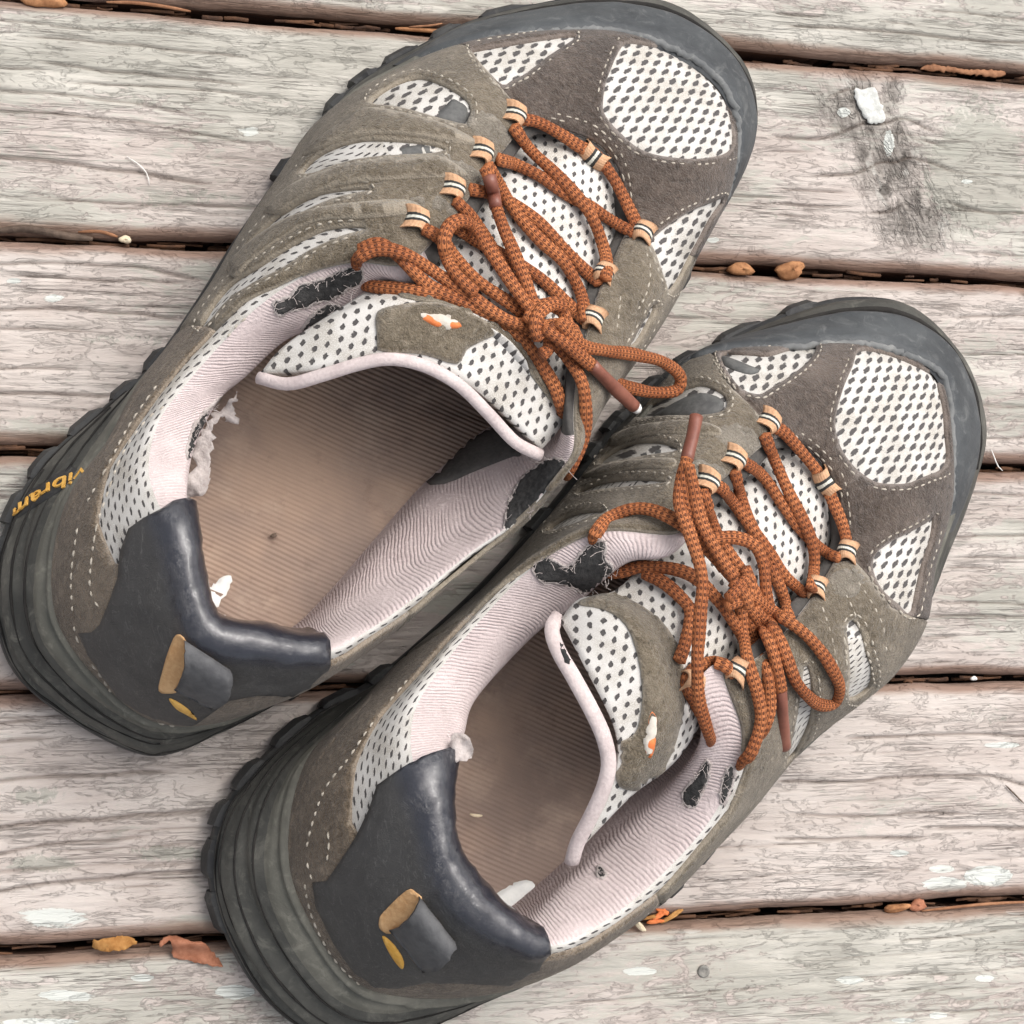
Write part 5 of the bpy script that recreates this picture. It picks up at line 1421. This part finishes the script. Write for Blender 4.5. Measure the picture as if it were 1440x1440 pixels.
lump('bark_chip', 1111, 380, -.6, (6.2, 2.7, 2.6), .25, BARK, 'longer orange bark chip in the gap below the dark knot, right of two', 'bark chip', 'orange bark chips', 5)
lump('bark_chip', 58, 0, -.5, (7.0, 2.6, 1.5), -.05, BARK, 'orange brown bark flake at the top left corner of the deck', 'bark chip', 'orange bark chips', 8)
leaf('bark_strip', [(1296, 94), (1312, 91), (1340, 95), (1366, 98), (1408, 99), (1410, 107), (1370, 105), (1330, 100), (1298, 98)], lambda P: -2.0 + 0 * P[:, 0], NEEDLE, 'thin orange bark strip lodged in the gap above the knot', 'bark strip', 11, .8, .8)
lump('bark_chip', 1262, 1277, -2.0, (5.0, 1.8, 1.8), .08, BARK, 'orange bark chip in the lowest gap at the right, left of a pair', 'bark chip', 'orange bark chips', 12)
lump('bark_chip', 1290, 1273, -2.0, (3.6, 1.9, 1.8), .1, LEAF_R, 'brown bark chip in the lowest gap at the right, touching an orange one', 'bark chip', 'orange bark chips', 14)
lump('wood_splinter', 900, 1302, .8, (3.0, .9, .8), -.75, PALEW, 'pale short splinter on the board edge beside the lower shoe', 'splinter', None, 15)
crumbs = [(915, 1290, .1), (928, 1286, .6), (940, 1292, .4), (932, 1282, -.3), (948, 1286, .5), (922, 1296, 0)]
CRUMB_L = [w + ' crumb of the orange leaf heap beside the lower shoe' for w in ('leftmost', 'upper middle', 'lower right', 'topmost', 'rightmost', 'lowest')]
for k, (x, y, a) in enumerate(crumbs):
    lump('leaf_crumb', x, y, -1.2 + .3 * (k % 2), (3.2, .9, .7), a, ORANGE if k % 2 else LEAF_Y, CRUMB_L[k], 'leaf crumb', 'leaf crumbs heaped by the lower shoe', 20 + k)
rod('pine_needle', [(556, 40, -2), (590, 42, -1.5), (634, 45, -1.5)], .75, BARK, 'thick orange pine needle in the top gap beside the upper shoe', 'needle', 'pine needles')
rod('pine_needle', [(575, 38, -1), (605, 36, 0), (622, 33, .6)], .4, NEEDLE, 'short fine needle just above the thick orange needle in the top gap', 'needle', 'pine needles')
rod('pine_needle', [(150, 3, 0), (190, 4, .4), (230, 9, 0), (268, 16, -.5)], .6, NEEDLE, 'pale brown pine needle at the top left beside the bark flake', 'needle', 'pine needles')
rod('pine_needle', [(1296, 1281, -1.5), (1340, 1276, -1), (1390, 1271, -.8), (1450, 1268, -1)], .6, NEEDLE, 'long pine needle in the lowest gap at the right edge', 'needle', 'pine needles')
rod('twig', [(-10, 325, -1.5), (40, 322, -1.2), (90, 331, -1.5), (130, 336, -2)], 1.3, TWIG, 'grey twig wedged in the gap at the left edge', 'twig')
rod('twig', [(110, 326, -1.8), (140, 325, -1.5), (165, 333, -1.8)], .7, NEEDLE, 'short brown twig arching in the gap left of the upper shoe', 'twig')
lump('seed', 176, 337, -1.0, (2.0, 1.5, 1.3), .2, PALEW, 'pale round seed at the end of the twigs in the left gap', 'seed', None, 33)
lump('pebble', 1369, 954, -1.5, (1.2, 1.0, .9), .2, THREADW, 'tiny white pebble in the gap at the right edge', 'pebble', None, 35)
rod('white_fibre', [(1394, 632, .5), (1399, 645, .6), (1403, 655, .4), (1410, 662, .5)], .22, THREADW, 'thin white fibre crossing the gap at the right edge', 'fibre')
rod('white_fibre', [(178, 220, 1), (196, 232, 1.2), (207, 245, 1.0), (210, 260, .8)], .22, THREADW, 'thin white fibre curled on the board at upper left', 'fibre')
rod('white_fibre', [(1334 + 80, 1104, 1), (1428, 1118, 1), (1440, 1130, 1)], .3, TWIG, 'thin dark stalk on the board near the right edge', 'fibre')
rod('wood_splinter', [(661, 1145, 39), (670, 1147, 39.2), (678, 1147, 39)], .55, PALEW, 'tiny pale splinter lying on the insole of the lower shoe', 'splinter')
lump('grit', 385, 753, 36.0, (1.3, .7, .5), .4, TWIG, 'dark speck of grit on the insole of the upper shoe', 'grit', None, 40)
# nail head
c = U(990, 1366, .35); V = []; F = []
prof = [(0, -.25), (.5, -.3), (1.1, -.1), (1.6, .25), (2.0, .3), (2.3, -.1), (2.35, -1.5)]
for r_, z_ in prof:
    for k in range(16): V.append(c + np.array([r_ * math.cos(k * math.pi / 8), r_ * math.sin(k * math.pi / 8), z_]) * MM)
F = [(i * 16 + k, (i + 1) * 16 + k, (i + 1) * 16 + (k + 1) % 16, i * 16 + (k + 1) % 16) for i in range(6) for k in range(16)]
tag(mesh('nail_head', V, F, STEEL), 'sunken round nail head in the bottom board', 'nail')
# fine needles and crumbs caught in the gaps: nobody could count them
V = []; F = []; rg = np.random.default_rng(77)
for gi, y in enumerate(YL[1:6]):
    for q in range(90):
        x = rg.uniform(-.02, .45); l_ = rg.uniform(.003, .016); a = rg.normal(0, .12); r_ = rg.uniform(.0003, .0008); z = rg.uniform(-.012, -.004)
        p0 = np.array([x, y + rg.normal(0, .0008), z]); p1 = p0 + np.array([math.cos(a) * l_, math.sin(a) * l_ * .35, rg.normal(0, .0012)])
        a_, b_, _ = tube(np.array([p0, (p0 + p1) / 2 + rg.normal(0, .0003, 3), p1]), r_, r_, 5); o = len(V); V += a_; F += [tuple(o + i for i in f) for f in b_]
tag(mesh('gap_litter', V, F, GAPN), 'fine brown needles and crumbs caught between the boards', 'litter', kind='stuff')
